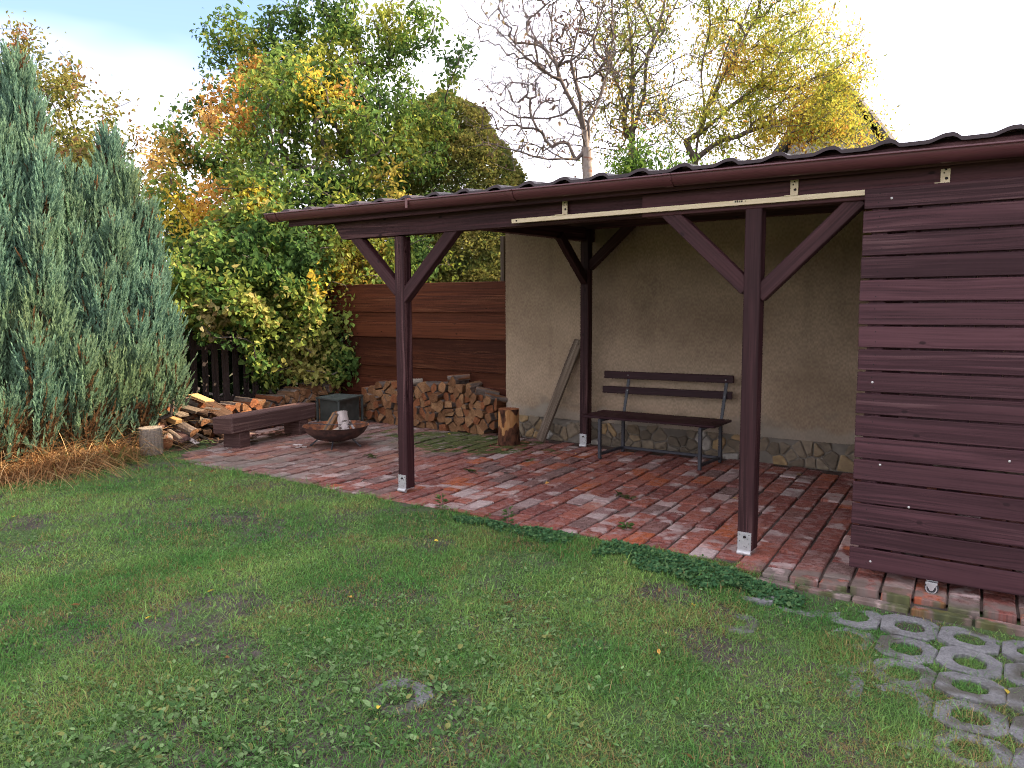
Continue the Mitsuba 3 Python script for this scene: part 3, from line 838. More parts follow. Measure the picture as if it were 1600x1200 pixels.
# ------------------------------------------------------------------ fire bowl with kindling
tag('fire_bowl', 'rusty steel fire bowl on short legs in the middle of the bricks', 'fire bowl')
bc = np.array([-2.235, 1.235, 0.0])
prof_o = [(0.02, 0.062), (0.14, 0.069), (0.25, 0.102), (0.33, 0.162), (0.385, 0.247), (0.392, 0.249)]
prof_i = [(0.392, 0.249), (0.378, 0.244), (0.325, 0.169), (0.245, 0.111), (0.14, 0.078), (0.001, 0.072)]
b1, b2 = lathe([(0.001, 0.061)] + prof_o, 56), lathe(prof_i, 56)
for key, m_, mt in (('fire_bowl__bowl', b1, 'mat_bowl_outside'), ('fire_bowl__inner_face', b2, 'mat_rust')):
    m_.apply_translation(bc)
    add(key, m_, mt, 35)
for a in (0.35, 2.1, 3.75, 5.35):
    p0 = bc + [0.21 * math.cos(a), 0.21 * math.sin(a), 0.085]
    p1 = bc + [0.315 * math.cos(a), 0.315 * math.sin(a), 0.0]
    add('fire_bowl__leg', tube_mesh([p0, p1], 0.009, 7), 'mat_black_iron', 40)
add('fire_bowl__rod', tube_mesh([bc + [-0.30, -0.15, 0.262], bc + [0.05, -0.10, 0.265], bc + [0.27, 0.17, 0.262]], 0.005, 6), 'mat_black_iron', 40)
BOWL = [((-0.16, -0.03, 0.20), (0.01, 0.02, 0.44), 0.045, 'mat_log', 'brown split piece of kindling leaning at the left in the fire bowl'),
        ((-0.075, -0.12, 0.19), (-0.01, 0.02, 0.43), 0.052, 'mat_log', 'pale yellow split log leaning at the middle of the fire bowl'),
        ((0.155, 0.0, 0.18), (0.04, 0.06, 0.45), 0.062, 'mat_birch', 'whitish bark-covered log leaning to the left in the fire bowl'),
        ((0.235, 0.10, 0.205), (0.05, 0.16, 0.33), 0.017, 'mat_birch', 'thin whitish stick at the right in the fire bowl'),
        ((0.03, -0.17, 0.185), (0.10, 0.10, 0.30), 0.040, 'mat_grey_log', 'short grey log lying at the bottom of the fire bowl')]
bsdf('mat_birch', lambda p, n, uv: mix(mix((0.30, 0.25, 0.235), (0.56, 0.50, 0.48), fbm(uv.x * 9, uv.y * 40, 3, 4)), (0.09, 0.07, 0.06), smoothstep(0.60, 0.70, fbm(uv.x * 26, uv.y * 12, 7, 3))), 0.8, 0.2)
for p0, p1, r, mt, lb in BOWL:
    p0, p1 = np.array(p0) + bc - [0, 0, 0.05], np.array(p1) + bc - [0, 0, 0.05]
    n = 6 if mt == 'mat_log' else 14
    v, f, uv = log_mesh(round_poly(r, n, g, 0.85), np.linalg.norm(p1 - p0), jit=0.006, rng=g)
    tag(add('kindling', (v @ frame(p1 - p0).T + (p0 + p1) / 2, f), mt, uv=uv), lb, 'firewood', 'pieces of wood in the fire bowl')
for x, y, a in ((-2.62, 0.98, 0.3), (-2.47, 0.90, 0.9)):
    v, f, uv = hull_uv(box_pts(0.13, 0.035, 0.012, 0.003, 0.004, g))
    tag(add('wood_chip', (v @ rot([0, 0, 1], a).T + [x, y, 0.010], f), 'mat_birch', uv=uv), f'small whitish wood chip on the bricks, the one {"farther from" if x < -2.5 else "nearer to"} the fire bowl', 'wood chip', 'wood chips by the fire bowl')

# ------------------------------------------------------------------ dark metal table
tag('metal_table', 'dark green metal box table beside the end of the sleeper bench', 'table')
c4 = np.array([[-3.62, 2.14], [-3.07, 2.055], [-3.26, 2.70], [-3.72, 2.62]])
cc = c4.mean(0)
top4 = np.vstack([np.c_[c4, np.full(4, 0.385)], np.c_[c4, np.full(4, 0.405)]])
v, f, uv = hull_uv(top4)
add('metal_table__table_top', (v, f), 'mat_dark_metal', uv=uv)
in4 = cc + (c4 - cc) * 0.93
for q in in4:
    timber('metal_table__leg', (*q, 0.0), (*q, 0.384), 0.03, 0.03, 'mat_dark_metal', up=(0, 1, 0))
pn4 = cc + (c4 - cc) * 0.84
for i in range(4):
    a, b = pn4[i], pn4[(i + 1) % 4]
    timber('metal_table__side_panel', (*(a + (b - a) * 0.04), 0.22), (*(b - (b - a) * 0.04), 0.22), 0.012, 0.32, 'mat_dark_metal')

# ------------------------------------------------------------------ stacked firewood: outlines that fit together like the split logs do
from scipy.spatial import Voronoi
from shapely.geometry import Polygon, box as sbox
from shapely.ops import unary_union


def stack_cells(x0, x1, ztop, g, size=0.10, aspect=0.86):
    pts = []
    nz = int(0.9 / (size * aspect)) + 1
    for r in range(nz):
        zz = (r + 0.5) * size * aspect
        for c in range(int((x1 - x0) / size) + 2):
            xx = x0 + (c + 0.5 * (r % 2)) * size
            pts.append((xx + g.normal(0, size * 0.31), zz + g.normal(0, size * 0.27)))
    pts = np.array(pts)
    vo = Voronoi(np.vstack([pts, pts * [1, -1], [[x0 - 9, 0], [x1 + 9, 0], [0, 30], [0, -30]]]))
    lim = sbox(x0 - 0.02, 0.0, x1 + 0.02, 2.0)
    out = []
    for i, p in enumerate(pts):
        if p[1] > ztop(p[0]) or not x0 - 0.03 < p[0] < x1 + 0.03:
            continue
        reg = vo.regions[vo.point_region[i]]
        if -1 in reg or not reg:
            continue
        poly = Polygon(vo.vertices[reg]).intersection(lim)
        if poly.is_empty or poly.area < 0.0018 or poly.bounds[3] > ztop(p[0]) + 0.14:
            continue
        s = poly.buffer(-0.013).buffer(0.0095, quad_segs=1).simplify(0.002)
        if s.is_empty or s.geom_type != 'Polygon' or s.area < 0.0010:
            continue
        out.append(np.array(s.exterior.coords)[:-1])
    return out


g = np.random.default_rng(5)                          # field stones of the plinth, fitted together in two to three courses
for poly in stack_cells(-0.97, 5.2, lambda x: 0.262, g, 0.142, 0.74):
    c = poly.mean(0)
    if poly[:, 1].max() > 0.31:
        poly = np.c_[poly[:, 0], np.minimum(poly[:, 1], 0.285)]
    m = len(poly)
    q = (poly - c) * g.uniform(0.90, 1.0)
    out = g.uniform(0.012, 0.030)
    tip = g.normal(0, 0.35, 2)
    y0 = WY + 0.008
    pts = np.vstack([np.c_[q[:, 0], np.full(m, y0), q[:, 1]], np.c_[q[:, 0] * 0.96, np.full(m, y0 - out * 0.7), q[:, 1] * 0.96], np.c_[q[:, 0] * 0.74, y0 - out + q @ tip * 0.15, q[:, 1] * 0.74]])
    h = hull_uv(pts, None, None)
    add('plastered_building__plinth__stone', (h[0] + [c[0], 0, c[1] - 0.012], h[1]), 'mat_stone', uv=h[2])

g = np.random.default_rng(77)
zt = lambda x: np.interp(x, [-3.4, -2.9, -2.4, -2.0, -1.75, -1.45, -1.2, -1.06], [0.55, 0.60, 0.62, 0.64, 0.72, 0.64, 0.52, 0.40]) - 0.03
CELLS = sorted(stack_cells(-3.40, -1.07, zt, g, 0.118), key=lambda q: -q[:, 0].mean())
ORD = 'first second third fourth fifth sixth seventh eighth ninth tenth eleventh twelfth thirteenth fourteenth fifteenth'.split()
bottom, crown_ = 0, 0
for poly in CELLS:
    c = poly.mean(0)
    L = 0.27 + g.normal(0, 0.02)
    v, f, uv = log_mesh(poly - c, L, taper=g.uniform(0.92, 1.0), jit=0.004, rng=g)
    fr_ = frame((g.normal(0, 0.09), 1, g.normal(0, 0.06)))           # x of the log runs into the stack
    flip = np.array([[1, 0, 0], [0, -1, 0], [0, 0, 1]])
    vv = v @ flip.T
    vv = vv @ fr_.T + [c[0], 2.80 + L / 2 + g.normal(0, 0.032), c[1]]
    lab_ = 'split log in the middle of the long stack against the timber fence'
    if poly[:, 1].min() < 0.03 and bottom < 15:
        lab_ = f'split log, {ORD[bottom]} from the right in the bottom row of the long stack'
        bottom += 1
    elif c[1] > zt(c[0]) - 0.075 and crown_ < 15:
        lab_ = f'split log, {ORD[crown_]} from the right in the top row of the long stack'
        crown_ += 1
    tag(add('split_log', (vv, f[:, ::-1]), 'mat_log', uv=uv), lab_, 'firewood', 'split logs stacked against the timber fence')
for x, z, a, r, lb in ((-1.72, 0.70, 0.12, 0.06, 'dark barked log lying crosswise on the very top of the log stack'), (-1.26, 0.53, -0.35, 0.07, 'thick reddish log with bark lying slanted at the right top of the log stack'),
                       (-1.12, 0.47, -0.3, 0.06, 'pale thin split log sloping down the right end of the log stack'), (-2.55, 0.605, 0.08, 0.055, 'greyish barked log lying lengthwise on the left top of the log stack')):
    v, f, uv = log_mesh(round_poly(r, 14, g, 0.8), 0.30, taper=0.88, jit=0.006, rng=g)
    tag(add('split_log', (v @ frame((math.cos(a), 0.75, math.sin(a) * 0.8)).T + [x, 2.93, z], f), 'mat_log' if 'greyish' not in lb else 'mat_grey_log', uv=uv), lb, 'firewood')
# second row along the picket fence, log ends towards the bricks
zt2 = lambda y: np.interp(y, [0.55, 0.9, 1.4, 2.0, 2.6, 3.0], [0.30, 0.40, 0.42, 0.44, 0.50, 0.52]) - 0.02
for poly in stack_cells(0.75, 2.95, zt2, g, 0.115):
    c = poly.mean(0)
    L = 0.36 + g.normal(0, 0.03)
    v, f, uv = log_mesh((poly - c), L, taper=g.uniform(0.9, 1.0), jit=0.005, rng=g)
    vv = v @ frame((1, g.normal(0, 0.06), g.normal(0, 0.04))).T + [-4.02 - L / 2 + g.normal(0, 0.03), c[0], c[1]]
    tag(add('split_log', (vv, f), 'mat_log', uv=uv), 'split log in the low stack behind the sleeper bench', 'firewood', 'split logs stacked behind the sleeper bench')
# the untidy heap of boards, halves and rounds at its left end
bsdf('mat_scrap_wood', stained((0.050, 0.030, 0.021), (0.125, 0.072, 0.045), (0.22, 0.15, 0.10), 0.5), 0.85, 0.15, bump=grain_bump, bump_scale=0.004)
HEAP = []
for i in range(64):
    y, lay = g.uniform(-0.10, 0.95), g.random()
    z = 0.05 + 0.37 * lay * np.interp(y, [-0.2, 0.1, 0.95], [0.55, 1.0, 1.0])
    x = -4.02 + g.uniform(-0.22, 0.22) - 0.25 * lay
    HEAP.append((x, y, z, g.choice(['board', 'half', 'round'], p=[0.58, 0.32, 0.10])))
for x, y, z, kind in HEAP:
    L = g.uniform(0.32, 0.62)
    if kind == 'board':
        v, f, uv = hull_uv(box_pts(L, g.uniform(0.09, 0.17), g.uniform(0.018, 0.045), 0.004, 0.008, g))
        mt = g.choice(['mat_scrap_wood', 'mat_sleeper_wood', 'mat_scrap_wood', 'mat_weathered_wood'])
        L *= 1.25
    elif kind == 'half':
        pl_ = round_poly(g.uniform(0.05, 0.085), 11, g)
        pl_ = pl_[pl_[:, 1] > -0.02]
        v, f, uv = log_mesh(pl_, L * 0.8, jit=0.006, rng=g)
        mt = 'mat_log'
    else:
        v, f, uv = log_mesh(round_poly(g.uniform(0.04, 0.075), 12, g), L * 0.8, jit=0.004, rng=g)
        mt = g.choice(['mat_log', 'mat_grey_log'])
    R = frame((1, g.normal(-0.15, 0.30), g.normal(-0.12, 0.16))) @ rot([1, 0, 0], g.uniform(-0.5, 0.5))
    what = {'board': ('old sawn board in the untidy wood heap beside the juniper', 'board', 'scrap_board', 'old boards in the wood heap'),
            'half': ('half-round log in the untidy wood heap beside the juniper', 'firewood', 'half_log', 'half-round logs in the wood heap'),
            'round': ('round log in the untidy wood heap beside the juniper', 'firewood', 'round_log', 'round logs in the wood heap')}[kind]
    tag(add(what[2], (v @ R.T + [x, y, z], f), mt, uv=uv), what[0], what[1], what[3])
for p0, p1, w_, h_, mt, lb in (((-4.55, 0.32, 0.50), (-3.86, 0.52, 0.37), 0.16, 0.035, 'mat_weathered_wood', 'wide brown board lying on top of the wood heap'),
                               ((-4.35, 0.10, 0.40), (-3.80, 0.20, 0.29), 0.10, 0.05, 'mat_fresh_board', 'bright yellow sawn board catching the sun on the wood heap'),
                               ((-3.78, 0.26, 0.10), (-3.58, 0.30, 0.03), 0.06, 0.02, 'mat_birch', 'whitish lath lying at the foot of the wood heap'),
                               ((-4.4, 0.78, 0.52), (-3.95, 0.72, 0.47), 0.13, 0.03, 'mat_fresh_board', 'pale split board on the back of the wood heap')):
    if mt == 'mat_fresh_board' and mt not in scene:
        bsdf('mat_fresh_board', stained((0.34, 0.20, 0.08), (0.52, 0.34, 0.15), (0.58, 0.44, 0.25), 0.4), 0.8, 0.2, bump=grain_bump, bump_scale=0.002)
    tag(timber('scrap_board', p0, p1, w_, h_, mt, jit=0.006, rng=g), lb, 'board')

cb = []
for i in range(260):                                  # bark and splinters that fell from the heap
    u_ = g.random()
    x, y = (g.uniform(-4.4, -3.45), g.uniform(-0.25, 1.1)) if u_ < 0.6 else (g.uniform(-3.75, -3.2), g.uniform(0.6, 2.2))
    v, f, uv = hull_uv(box_pts(g.uniform(0.03, 0.11), g.uniform(0.012, 0.03), g.uniform(0.004, 0.012), 0.001, 0.002, g))
    cb.append((v @ (rot([0, 0, 1], g.uniform(0, 3.1)) @ rot([0, 1, 0], g.normal(0, 0.2))).T + [x, y, 0.014], f, uv))
v, f, uv = joined(cb)
tag(add('bark_litter', (v, f), 'mat_scrap_wood', uv=uv), 'bark and splinters littering the ground under the wood heap and sleeper bench', 'bark litter', kind='stuff')

# ------------------------------------------------------------------ vegetation tools


def at(px, py, depth):
    """the point DEPTH metres ahead of where the photograph was taken"""
    d = FW * 1200 + (math.cos(ROLL) * _r - math.sin(ROLL) * _u) * (px - 800) - UP * (py - 600)
    return CAM + d * depth / 1200


def unit(a):
    return a / np.maximum(np.linalg.norm(a, axis=-1, keepdims=True), 1e-9)


def leaf_mesh(c, d, n, length, width, col, fold=0.25, simple=False):
    """leaves at c along d facing n: two folded halves; returns (v, f, colours)"""
    N = len(c)
    d = unit(d)
    s = unit(np.cross(d, n))
    n = np.cross(s, d)
    L, W = np.broadcast_to(length, N)[:, None], np.broadcast_to(width, N)[:, None]
    if simple:
        v = np.stack([c, c + d * L * 0.45 + s * W * 0.5 + n * W * fold, c + d * L, c + d * L * 0.45 - s * W * 0.5 + n * W * fold], 1)
        f = np.array([[0, 1, 2], [0, 2, 3]])
    else:
        v = np.stack([c, c + d * L * 0.28 + s * W * 0.46 + n * W * fold, c + d * L * 0.66 + s * W * 0.38 + n * W * fold * 0.6, c + d * L - n * L * 0.10,
                      c + d * L * 0.66 - s * W * 0.38 + n * W * fold * 0.6, c + d * L * 0.28 - s * W * 0.46 + n * W * fold], 1)
        f = np.array([[0, 1, 2], [0, 2, 3], [0, 3, 4], [0, 4, 5]])
    k = v.shape[1]
    return v.reshape(-1, 3), (f[None] + (np.arange(N) * k)[:, None, None]).reshape(-1, 3), np.repeat(col, k, 0)


def merge(parts):
    vs, fs, cs, n = [], [], [], 0
    for v, f, c in parts:
        vs.append(v)
        fs.append(f + n)
        cs.append(c)
        n += len(v)
    return np.vstack(vs), np.vstack(fs), np.vstack(cs)


def grow(trunk, targets, g, r_tip=0.005, step=0.22, expo=0.42, upness=0.9, wob=0.05, limbs=()):
    """a branching skeleton from the trunk polyline to every target; returns positions, parents, radii"""
    P = [np.asarray(t, float) for t in trunk]
    par = [-1] + list(range(len(trunk) - 1))
    base = P[-1]
    order = np.argsort(np.linalg.norm(targets - base, axis=1) + 0.3 * g.random(len(targets)))
    cap = len(trunk) + len(targets) * 40 + 2000
    A = np.zeros((cap, 3))
    A[:len(P)] = P
    n = len(P)
    tips = []
    for lb_ in limbs:                                   # main limbs drawn as polylines, each joined to the nearest point of what stands already
        lb_ = np.asarray(lb_, float)
        prev = int(np.argmin(np.linalg.norm(A[:n] - lb_[0], axis=1)))
        for q0_, q1_ in zip(lb_[:-1], lb_[1:]):
            m = max(2, int(np.linalg.norm(q1_ - q0_) / step))
            for k in range(1, m + 1):
                A[n] = q0_ + (q1_ - q0_) * k / m + g.normal(0, 0.012, 3)
                par.append(prev)
                prev = n
                n += 1
        tips.append(prev)
    for t in targets[order]:
        dv = t - A[:n]
        dist = np.linalg.norm(dv, axis=1)
        cost = dist * (1 + upness * np.clip(-(dv[:, 2]) / np.maximum(dist, 1e-6) + 0.25, 0, 2))
        cost[:max(1, len(trunk) // 3)] += 3.0
        i = int(np.argmin(cost))
        m = max(1, int(math.ceil(dist[i] / step)))
        p0 = A[i]
        out = A[i] - A[par[i]] if par[i] >= 0 else np.array([0, 0, 1.0])
        out = out / max(np.linalg.norm(out), 1e-6)
        ctrl = p0 + out * dist[i] * 0.30 + np.array([0, 0, 0.12 * dist[i]])
        prev = i
        for k in range(1, m + 1):
            s = k / m
            q = (1 - s) ** 2 * p0 + 2 * s * (1 - s) * (ctrl * 0.5 + (p0 + t) * 0.25) + s * s * t + g.normal(0, wob * min(dist[i], 1.0) * 0.22, 3) * (s < 1)
            if n >= cap:
                break
            A[n] = q
            par.append(prev)
            prev = n
            n += 1
        tips.append(prev)
    par = np.array(par)
    cnt = np.zeros(n)
    for t in tips:
        cnt[t] += 1
    for i in range(n - 1, 0, -1):
        if par[i] >= 0:
            cnt[par[i]] += cnt[i]
    return A[:n], par, r_tip * np.maximum(cnt, 0.6) ** expo, np.array(tips)


def skeleton_mesh(A, par, R, sides=5):
    i = np.arange(len(A))[par >= 0]
    a, b = A[par[i]], A[i]
    t = unit(b - a)
    x = unit(np.cross(t, np.where(np.abs(t[:, 2:]) < 0.9, [[0, 0, 1.0]], [[1.0, 0, 0]])))
    y = np.cross(t, x)
    ang = np.arange(sides) * 2 * math.pi / sides
    ring = np.cos(ang)[None, :, None] * x[:, None] + np.sin(ang)[None, :, None] * y[:, None]
    ra = np.minimum(R[par[i]], R[i] * 1.25)
    v = np.concatenate([a[:, None] + ring * ra[:, None, None], (b + t * R[i][:, None] * 0.4)[:, None] + ring * R[i][:, None, None]], 1)
    f = []
    for j in range(sides):
        k = (j + 1) % sides
        f += [[j, k, sides + k], [j, sides + k, sides + j]]
    f = np.array(f)
    return v.reshape(-1, 3), (f[None] + (np.arange(len(i)) * 2 * sides)[:, None, None]).reshape(-1, 3)


def in_blobs(blobs, n, g, shell=0.5):
    """points in a union of balls (centre, radius), more of them towards the outside"""
    r3 = np.array([b[1] ** 2.2 for b in blobs])
    k = g.choice(len(blobs), n, p=r3 / r3.sum())
    d = unit(g.normal(size=(n, 3)))
    rad = g.random(n) ** (1 / 3.0)
    rad = np.where(g.random(n) < shell, 0.75 + 0.25 * rad, rad)
    return np.array([blobs[i][0] for i in k]) + d * (rad * np.array([blobs[i][1] for i in k]))[:, None]


def palette(p, g, cols, weights, patches=(), scale=1.2):
    """one colour per leaf: drawn from the palette in drifts (by position), with leaves of other colour around the PATCHES (centre, radius, colour)"""
    cols = np.array(cols)
    n = meshkit.fbm(p * scale, 3, 4)
    order = np.clip((n - 0.25) / 0.5 + g.normal(0, 0.15, len(p)), 0, 0.999)
    edges_ = np.cumsum(weights) / np.sum(weights)
    c = cols[np.searchsorted(edges_, order)]
    for ctr, rad, colr in patches:
        w = np.linalg.norm((p - ctr) - np.outer((p - ctr) @ FW, FW) * 0.55, axis=1) / rad + g.normal(0, 0.22, len(p))
        c = np.where((w < 0.85)[:, None], np.array(colr), c)
    return c * np.exp(g.normal(0, 0.16, (len(p), 1))) * np.exp(g.normal(0, 0.05, (len(p), 3)))


def leaves_on(A, par, tips, count, g, spread, size, cols, weights, patches=(), droop=0.5, simple=False, wid=0.55, back=3):
    t = g.choice(tips, count)
    for _ in range(back):
        t = np.where(g.random(count) < 0.55, np.maximum(par[t], 0), t)
    c = A[t] + g.normal(0, 1, (count, 3)) * spread
    d = unit(g.normal(0, 1, (count, 3)) + [0, 0, -droop])
    n = unit(g.normal(0, 0.75, (count, 3)) + [0.25, 0.15, 1.0])
    L = size * np.exp(g.normal(0, 0.22, count))
    return leaf_mesh(c, d, n, L, L * wid * g.uniform(0.8, 1.15, count), palette(c, g, cols, weights, patches), simple=simple)


def make_tree(name, label, trunk, blobs, n_targets, n_leaves, seed, size, cols, weights, patches=(), spread=0.14, bark='mat_bark', r_tip=0.005, expo=0.42, shell=0.45, simple=False, wid=0.55, category='tree', extra=None, droop=0.5, wob=0.05, upness=0.9):
    g = np.random.default_rng(seed)
    tag(name, label, category)
    tg = in_blobs(blobs, n_targets, g, shell)
    if extra is not None:
        tg = np.vstack([tg, extra])
    A, par, R, tips = grow(trunk, tg, g, r_tip, expo=expo, wob=wob, upness=upness)
    add(name + '__trunk', skeleton_mesh(A, par, R), bark, True)
    if n_leaves:
        v, f, c = leaves_on(A, par, tips, n_leaves, g, spread, size, cols, weights, patches, simple=simple, wid=wid, droop=droop)
        add(name + '__crown', (v, f), 'mat_leaf', color=np.clip(c, 0, 0.9))
    return A, par, R, tips


def trunk_line(x, y, z1, n=7, lean=(0, 0)):
    s = np.linspace(0, 1, n)[:, None]
    return np.array([x, y, -0.1]) * (1 - s) + np.array([x + lean[0], y + lean[1], z1]) * s + 0.03 * np.sin(s * 7 + np.array([0, 1.3, 0])) * np.array([1, 1, 0])


DKG, GRN, YGR, YEL, ORA, BRN, OLV = (0.045, 0.080, 0.028), (0.085, 0.150, 0.042), (0.23, 0.28, 0.055), (0.74, 0.57, 0.095), (0.74, 0.42, 0.115), (0.22, 0.115, 0.05), (0.19, 0.175, 0.050)

# the big green tree in the middle of the background
bl = [(at(455, 170, 13), 1.1), (at(385, 150, 13), 0.75), (at(590, 175, 13.2), 0.95), (at(520, 110, 13), 0.7), (at(440, 90, 13), 0.55), (at(480, 250, 12.6), 1.65), (at(320, 280, 12.3), 1.0), (at(600, 270, 13), 1.05), (at(430, 390, 12), 1.35),
      (at(560, 380, 12.4), 1.2), (at(290, 205, 12.6), 0.55), (at(665, 190, 13.3), 0.55), (at(350, 60, 13), 0.38), (at(485, 20, 13), 0.55), (at(540, 15, 13), 0.4), (at(640, 35, 13), 0.5),
      (at(600, 70, 13), 0.45), (at(715, 85, 13), 0.32), (at(410, 50, 13), 0.5), (at(280, 380, 11.8), 0.9)]
tw = np.array([at(480, 700, 12.8), at(500, 480, 12.8), at(520, 370, 12.8), at(545, 290, 12.8)])
tw = np.vstack([[tw[0] * [1, 1, 0] + [0, 0, -0.1]], tw[1:]])
tw = np.vstack([tw[0] + (tw[1] - tw[0]) * s for s in (0, .25, .5, .75)] + [tw[1:]])
spk = np.array([at(x, y, 13 + dd) for x, y, dd in ((350, 25, 0), (362, 60, 0), (478, -8, 0), (500, 10, .2), (545, -10, 0), (600, 20, .3), (640, -5, 0), (655, 25, .2), (722, 60, .3), (735, 85, .2), (705, 110, 0), (420, 40, 0), (262, 195, -.3), (250, 230, -.4), (330, 100, 0))])
PATCH = [(at(350, 165, 12.3), 0.62, ORA), (at(320, 185, 12.0), 0.45, (0.68, 0.42, 0.15)), (at(505, 135, 12.0), 0.42, YEL), (at(540, 155, 12.0), 0.25, ORA), (at(325, 310, 11.6), 0.42, ORA), (at(400, 325, 11.2), 0.35, YEL), (at(395, 100, 12.6), 0.25, ORA),
         (at(265, 330, 11.2), 0.42, YEL), (at(510, 215, 11.8), 0.35, (0.55, 0.44, 0.12)), (at(245, 245, 11.8), 0.55, (0.62, 0.42, 0.13)), (at(620, 285, 12), 0.42, (0.52, 0.43, 0.10))]
make_tree('broadleaf_tree', 'tall green leafy tree with orange autumn patches behind the timber fence', tw, bl, 1300, 56000, 31, 0.086, [(0.085, 0.150, 0.055), (0.135, 0.225, 0.065), (0.21, 0.305, 0.075), (0.35, 0.38, 0.08)], [2.4, 3.0, 3.0, 2.4], PATCH, spread=0.10, extra=spk, r_tip=0.0052)

# rounded dense evergreen right of it
g = np.random.default_rng(41)
ob = [(at(712, 300, 15), 1.28), (at(715, 400, 15), 1.30), (at(700, 222, 15), 0.86), (at(740, 440, 14.8), 1.05)]
tag('rounded_evergreen', 'dense rounded olive green bush tree between the leafy tree and the bare tree', 'tree')
c0 = at(715, 330, 15)
tg = in_blobs(ob, 260, g, 0.8)
A, par, R, tips = grow(trunk_line(c0[0], c0[1], 2.6), tg, g, 0.006)
add('rounded_evergreen__trunk', skeleton_mesh(A, par, R), 'mat_bark', True)
pts = in_blobs(ob, 190000, g, 0.9)
keep = np.zeros(len(pts), bool)
dep = np.max([1 - np.linalg.norm(pts - b[0], axis=1) / b[1] for b in ob], 0)
lump = meshkit.fbm(pts * 3.2, 3, 9)
keep = (dep < 0.26) & (lump + 0.9 * g.random(len(pts)) > 0.40)
pts = pts[keep][:90000]
near_ = np.argmin([np.linalg.norm(pts - b[0], axis=1) / b[1] for b in ob], 0)
outw = unit(pts - np.array([b[0] for b in ob])[near_])
pts = pts + outw * (meshkit.fbm(pts * 4.1, 3, 6) - 0.5)[:, None] * 0.35
v, f, c = leaf_mesh(pts, unit(outw + g.normal(0, 0.7, pts.shape)), unit(outw + g.normal(0, 0.6, pts.shape) + [0, 0, 0.4]), 0.075 * np.exp(g.normal(0, 0.2, len(pts))), 0.050, palette(pts, g, [(0.10, 0.135, 0.045), (0.185, 0.220, 0.065), (0.27, 0.275, 0.080), (0.37, 0.345, 0.105)], [1.0, 2, 3, 2.6], scale=2.5), simple=True)
add('rounded_evergreen__crown', (v, f), 'mat_leaf', color=np.clip(c, 0, 0.9))

# bare tree with the pale trunk
g = np.random.default_rng(52)
tr = np.array([at(918, 275, 13) * [1, 1, 0] + [0, 0, -0.1], at(918, 330, 13), at(918, 275, 13), at(916, 235, 13), at(914, 205, 13)])
tr = np.vstack([tr[0] + (tr[1] - tr[0]) * s for s in (0, .25, .5, .75)] + [tr[1:]])
tgt = []
for cx, cy, sx, sy, k in ((800, 60, 32, 45, 30), (850, 20, 45, 40, 30), (900, 20, 30, 50, 26), (945, 30, 18, 50, 18), (780, 160, 20, 25, 14), (830, 130, 35, 40, 22), (835, 235, 32, 12, 22), (880, 110, 30, 45, 22), (950, 110, 16, 40, 10)):
    for _ in range(k):
        tgt.append(at(cx + g.normal(0, sx), min(cy + g.normal(0, sy), 262), 13 + g.normal(0, 0.55)))
tgt = np.array(tgt)
tag('bare_tree', 'nearly bare tree with a pale trunk and fine dark twigs behind the pergola roof', 'tree')
pxl = lambda *q: [at(x, y, 13 + dz) for x, y, dz in q]
LIMB = [pxl((915, 215, 0), (898, 165, .1), (876, 125, .2), (862, 80, .2), (862, 30, .3), (868, -40, .3)), pxl((880, 130, .2), (845, 108, 0), (805, 72, -.2), (772, 45, -.3), (742, 30, -.4)),
        pxl((914, 205, 0), (905, 150, -.2), (893, 95, -.3), (905, 40, -.3), (908, -30, -.3)), pxl((916, 235, 0), (922, 190, .2), (944, 130, .4), (958, 60, .4), (955, -20, .5)),
        pxl((917, 250, 0), (880, 248, -.2), (835, 243, -.4), (790, 232, -.5), (758, 222, -.5)), pxl((900, 172, .1), (855, 186, .3), (810, 184, .5), (778, 165, .6), (768, 140, .6)),
        pxl((866, 95, .2), (838, 60, .4), (818, 15, .5), (806, -40, .5)), pxl((893, 95, -.3), (925, 62, -.5), (942, 10, -.6))]
A, par, R, tips = grow(tr, tgt, g, 0.0062, step=0.20, expo=0.40, wob=0.05, upness=0.5, limbs=LIMB)
tips2 = []
fine = []
for t in tips:                                   # fine end twigs
    for _ in range(5):
        fine.append(A[t] + g.normal(0, 0.20, 3) + [0, 0, 0.10])
A, par, R, tips = grow(tr, np.vstack([tgt, fine]), g, 0.0046, step=0.20, expo=0.345, wob=0.05, upness=0.5, limbs=LIMB)
R[:7] = np.clip(R[:7], 0.085, 0.095)
add('bare_tree__trunk', skeleton_mesh(A[:8], par[:8], R[:8], 10), 'mat_pale_bark', True)
add('bare_tree__branches', skeleton_mesh(A, np.where(np.arange(len(A)) < 8, -1, par), R), 'mat_bark', True)
v, f, c = leaves_on(A, par, tips, 900, g, 0.10, 0.06, [(0.13, 0.085, 0.075), (0.20, 0.14, 0.07), (0.30, 0.22, 0.07)], [2, 1, 1], droop=1.2)
add('bare_tree__last_leaves', (v, f), 'mat_leaf', color=c)

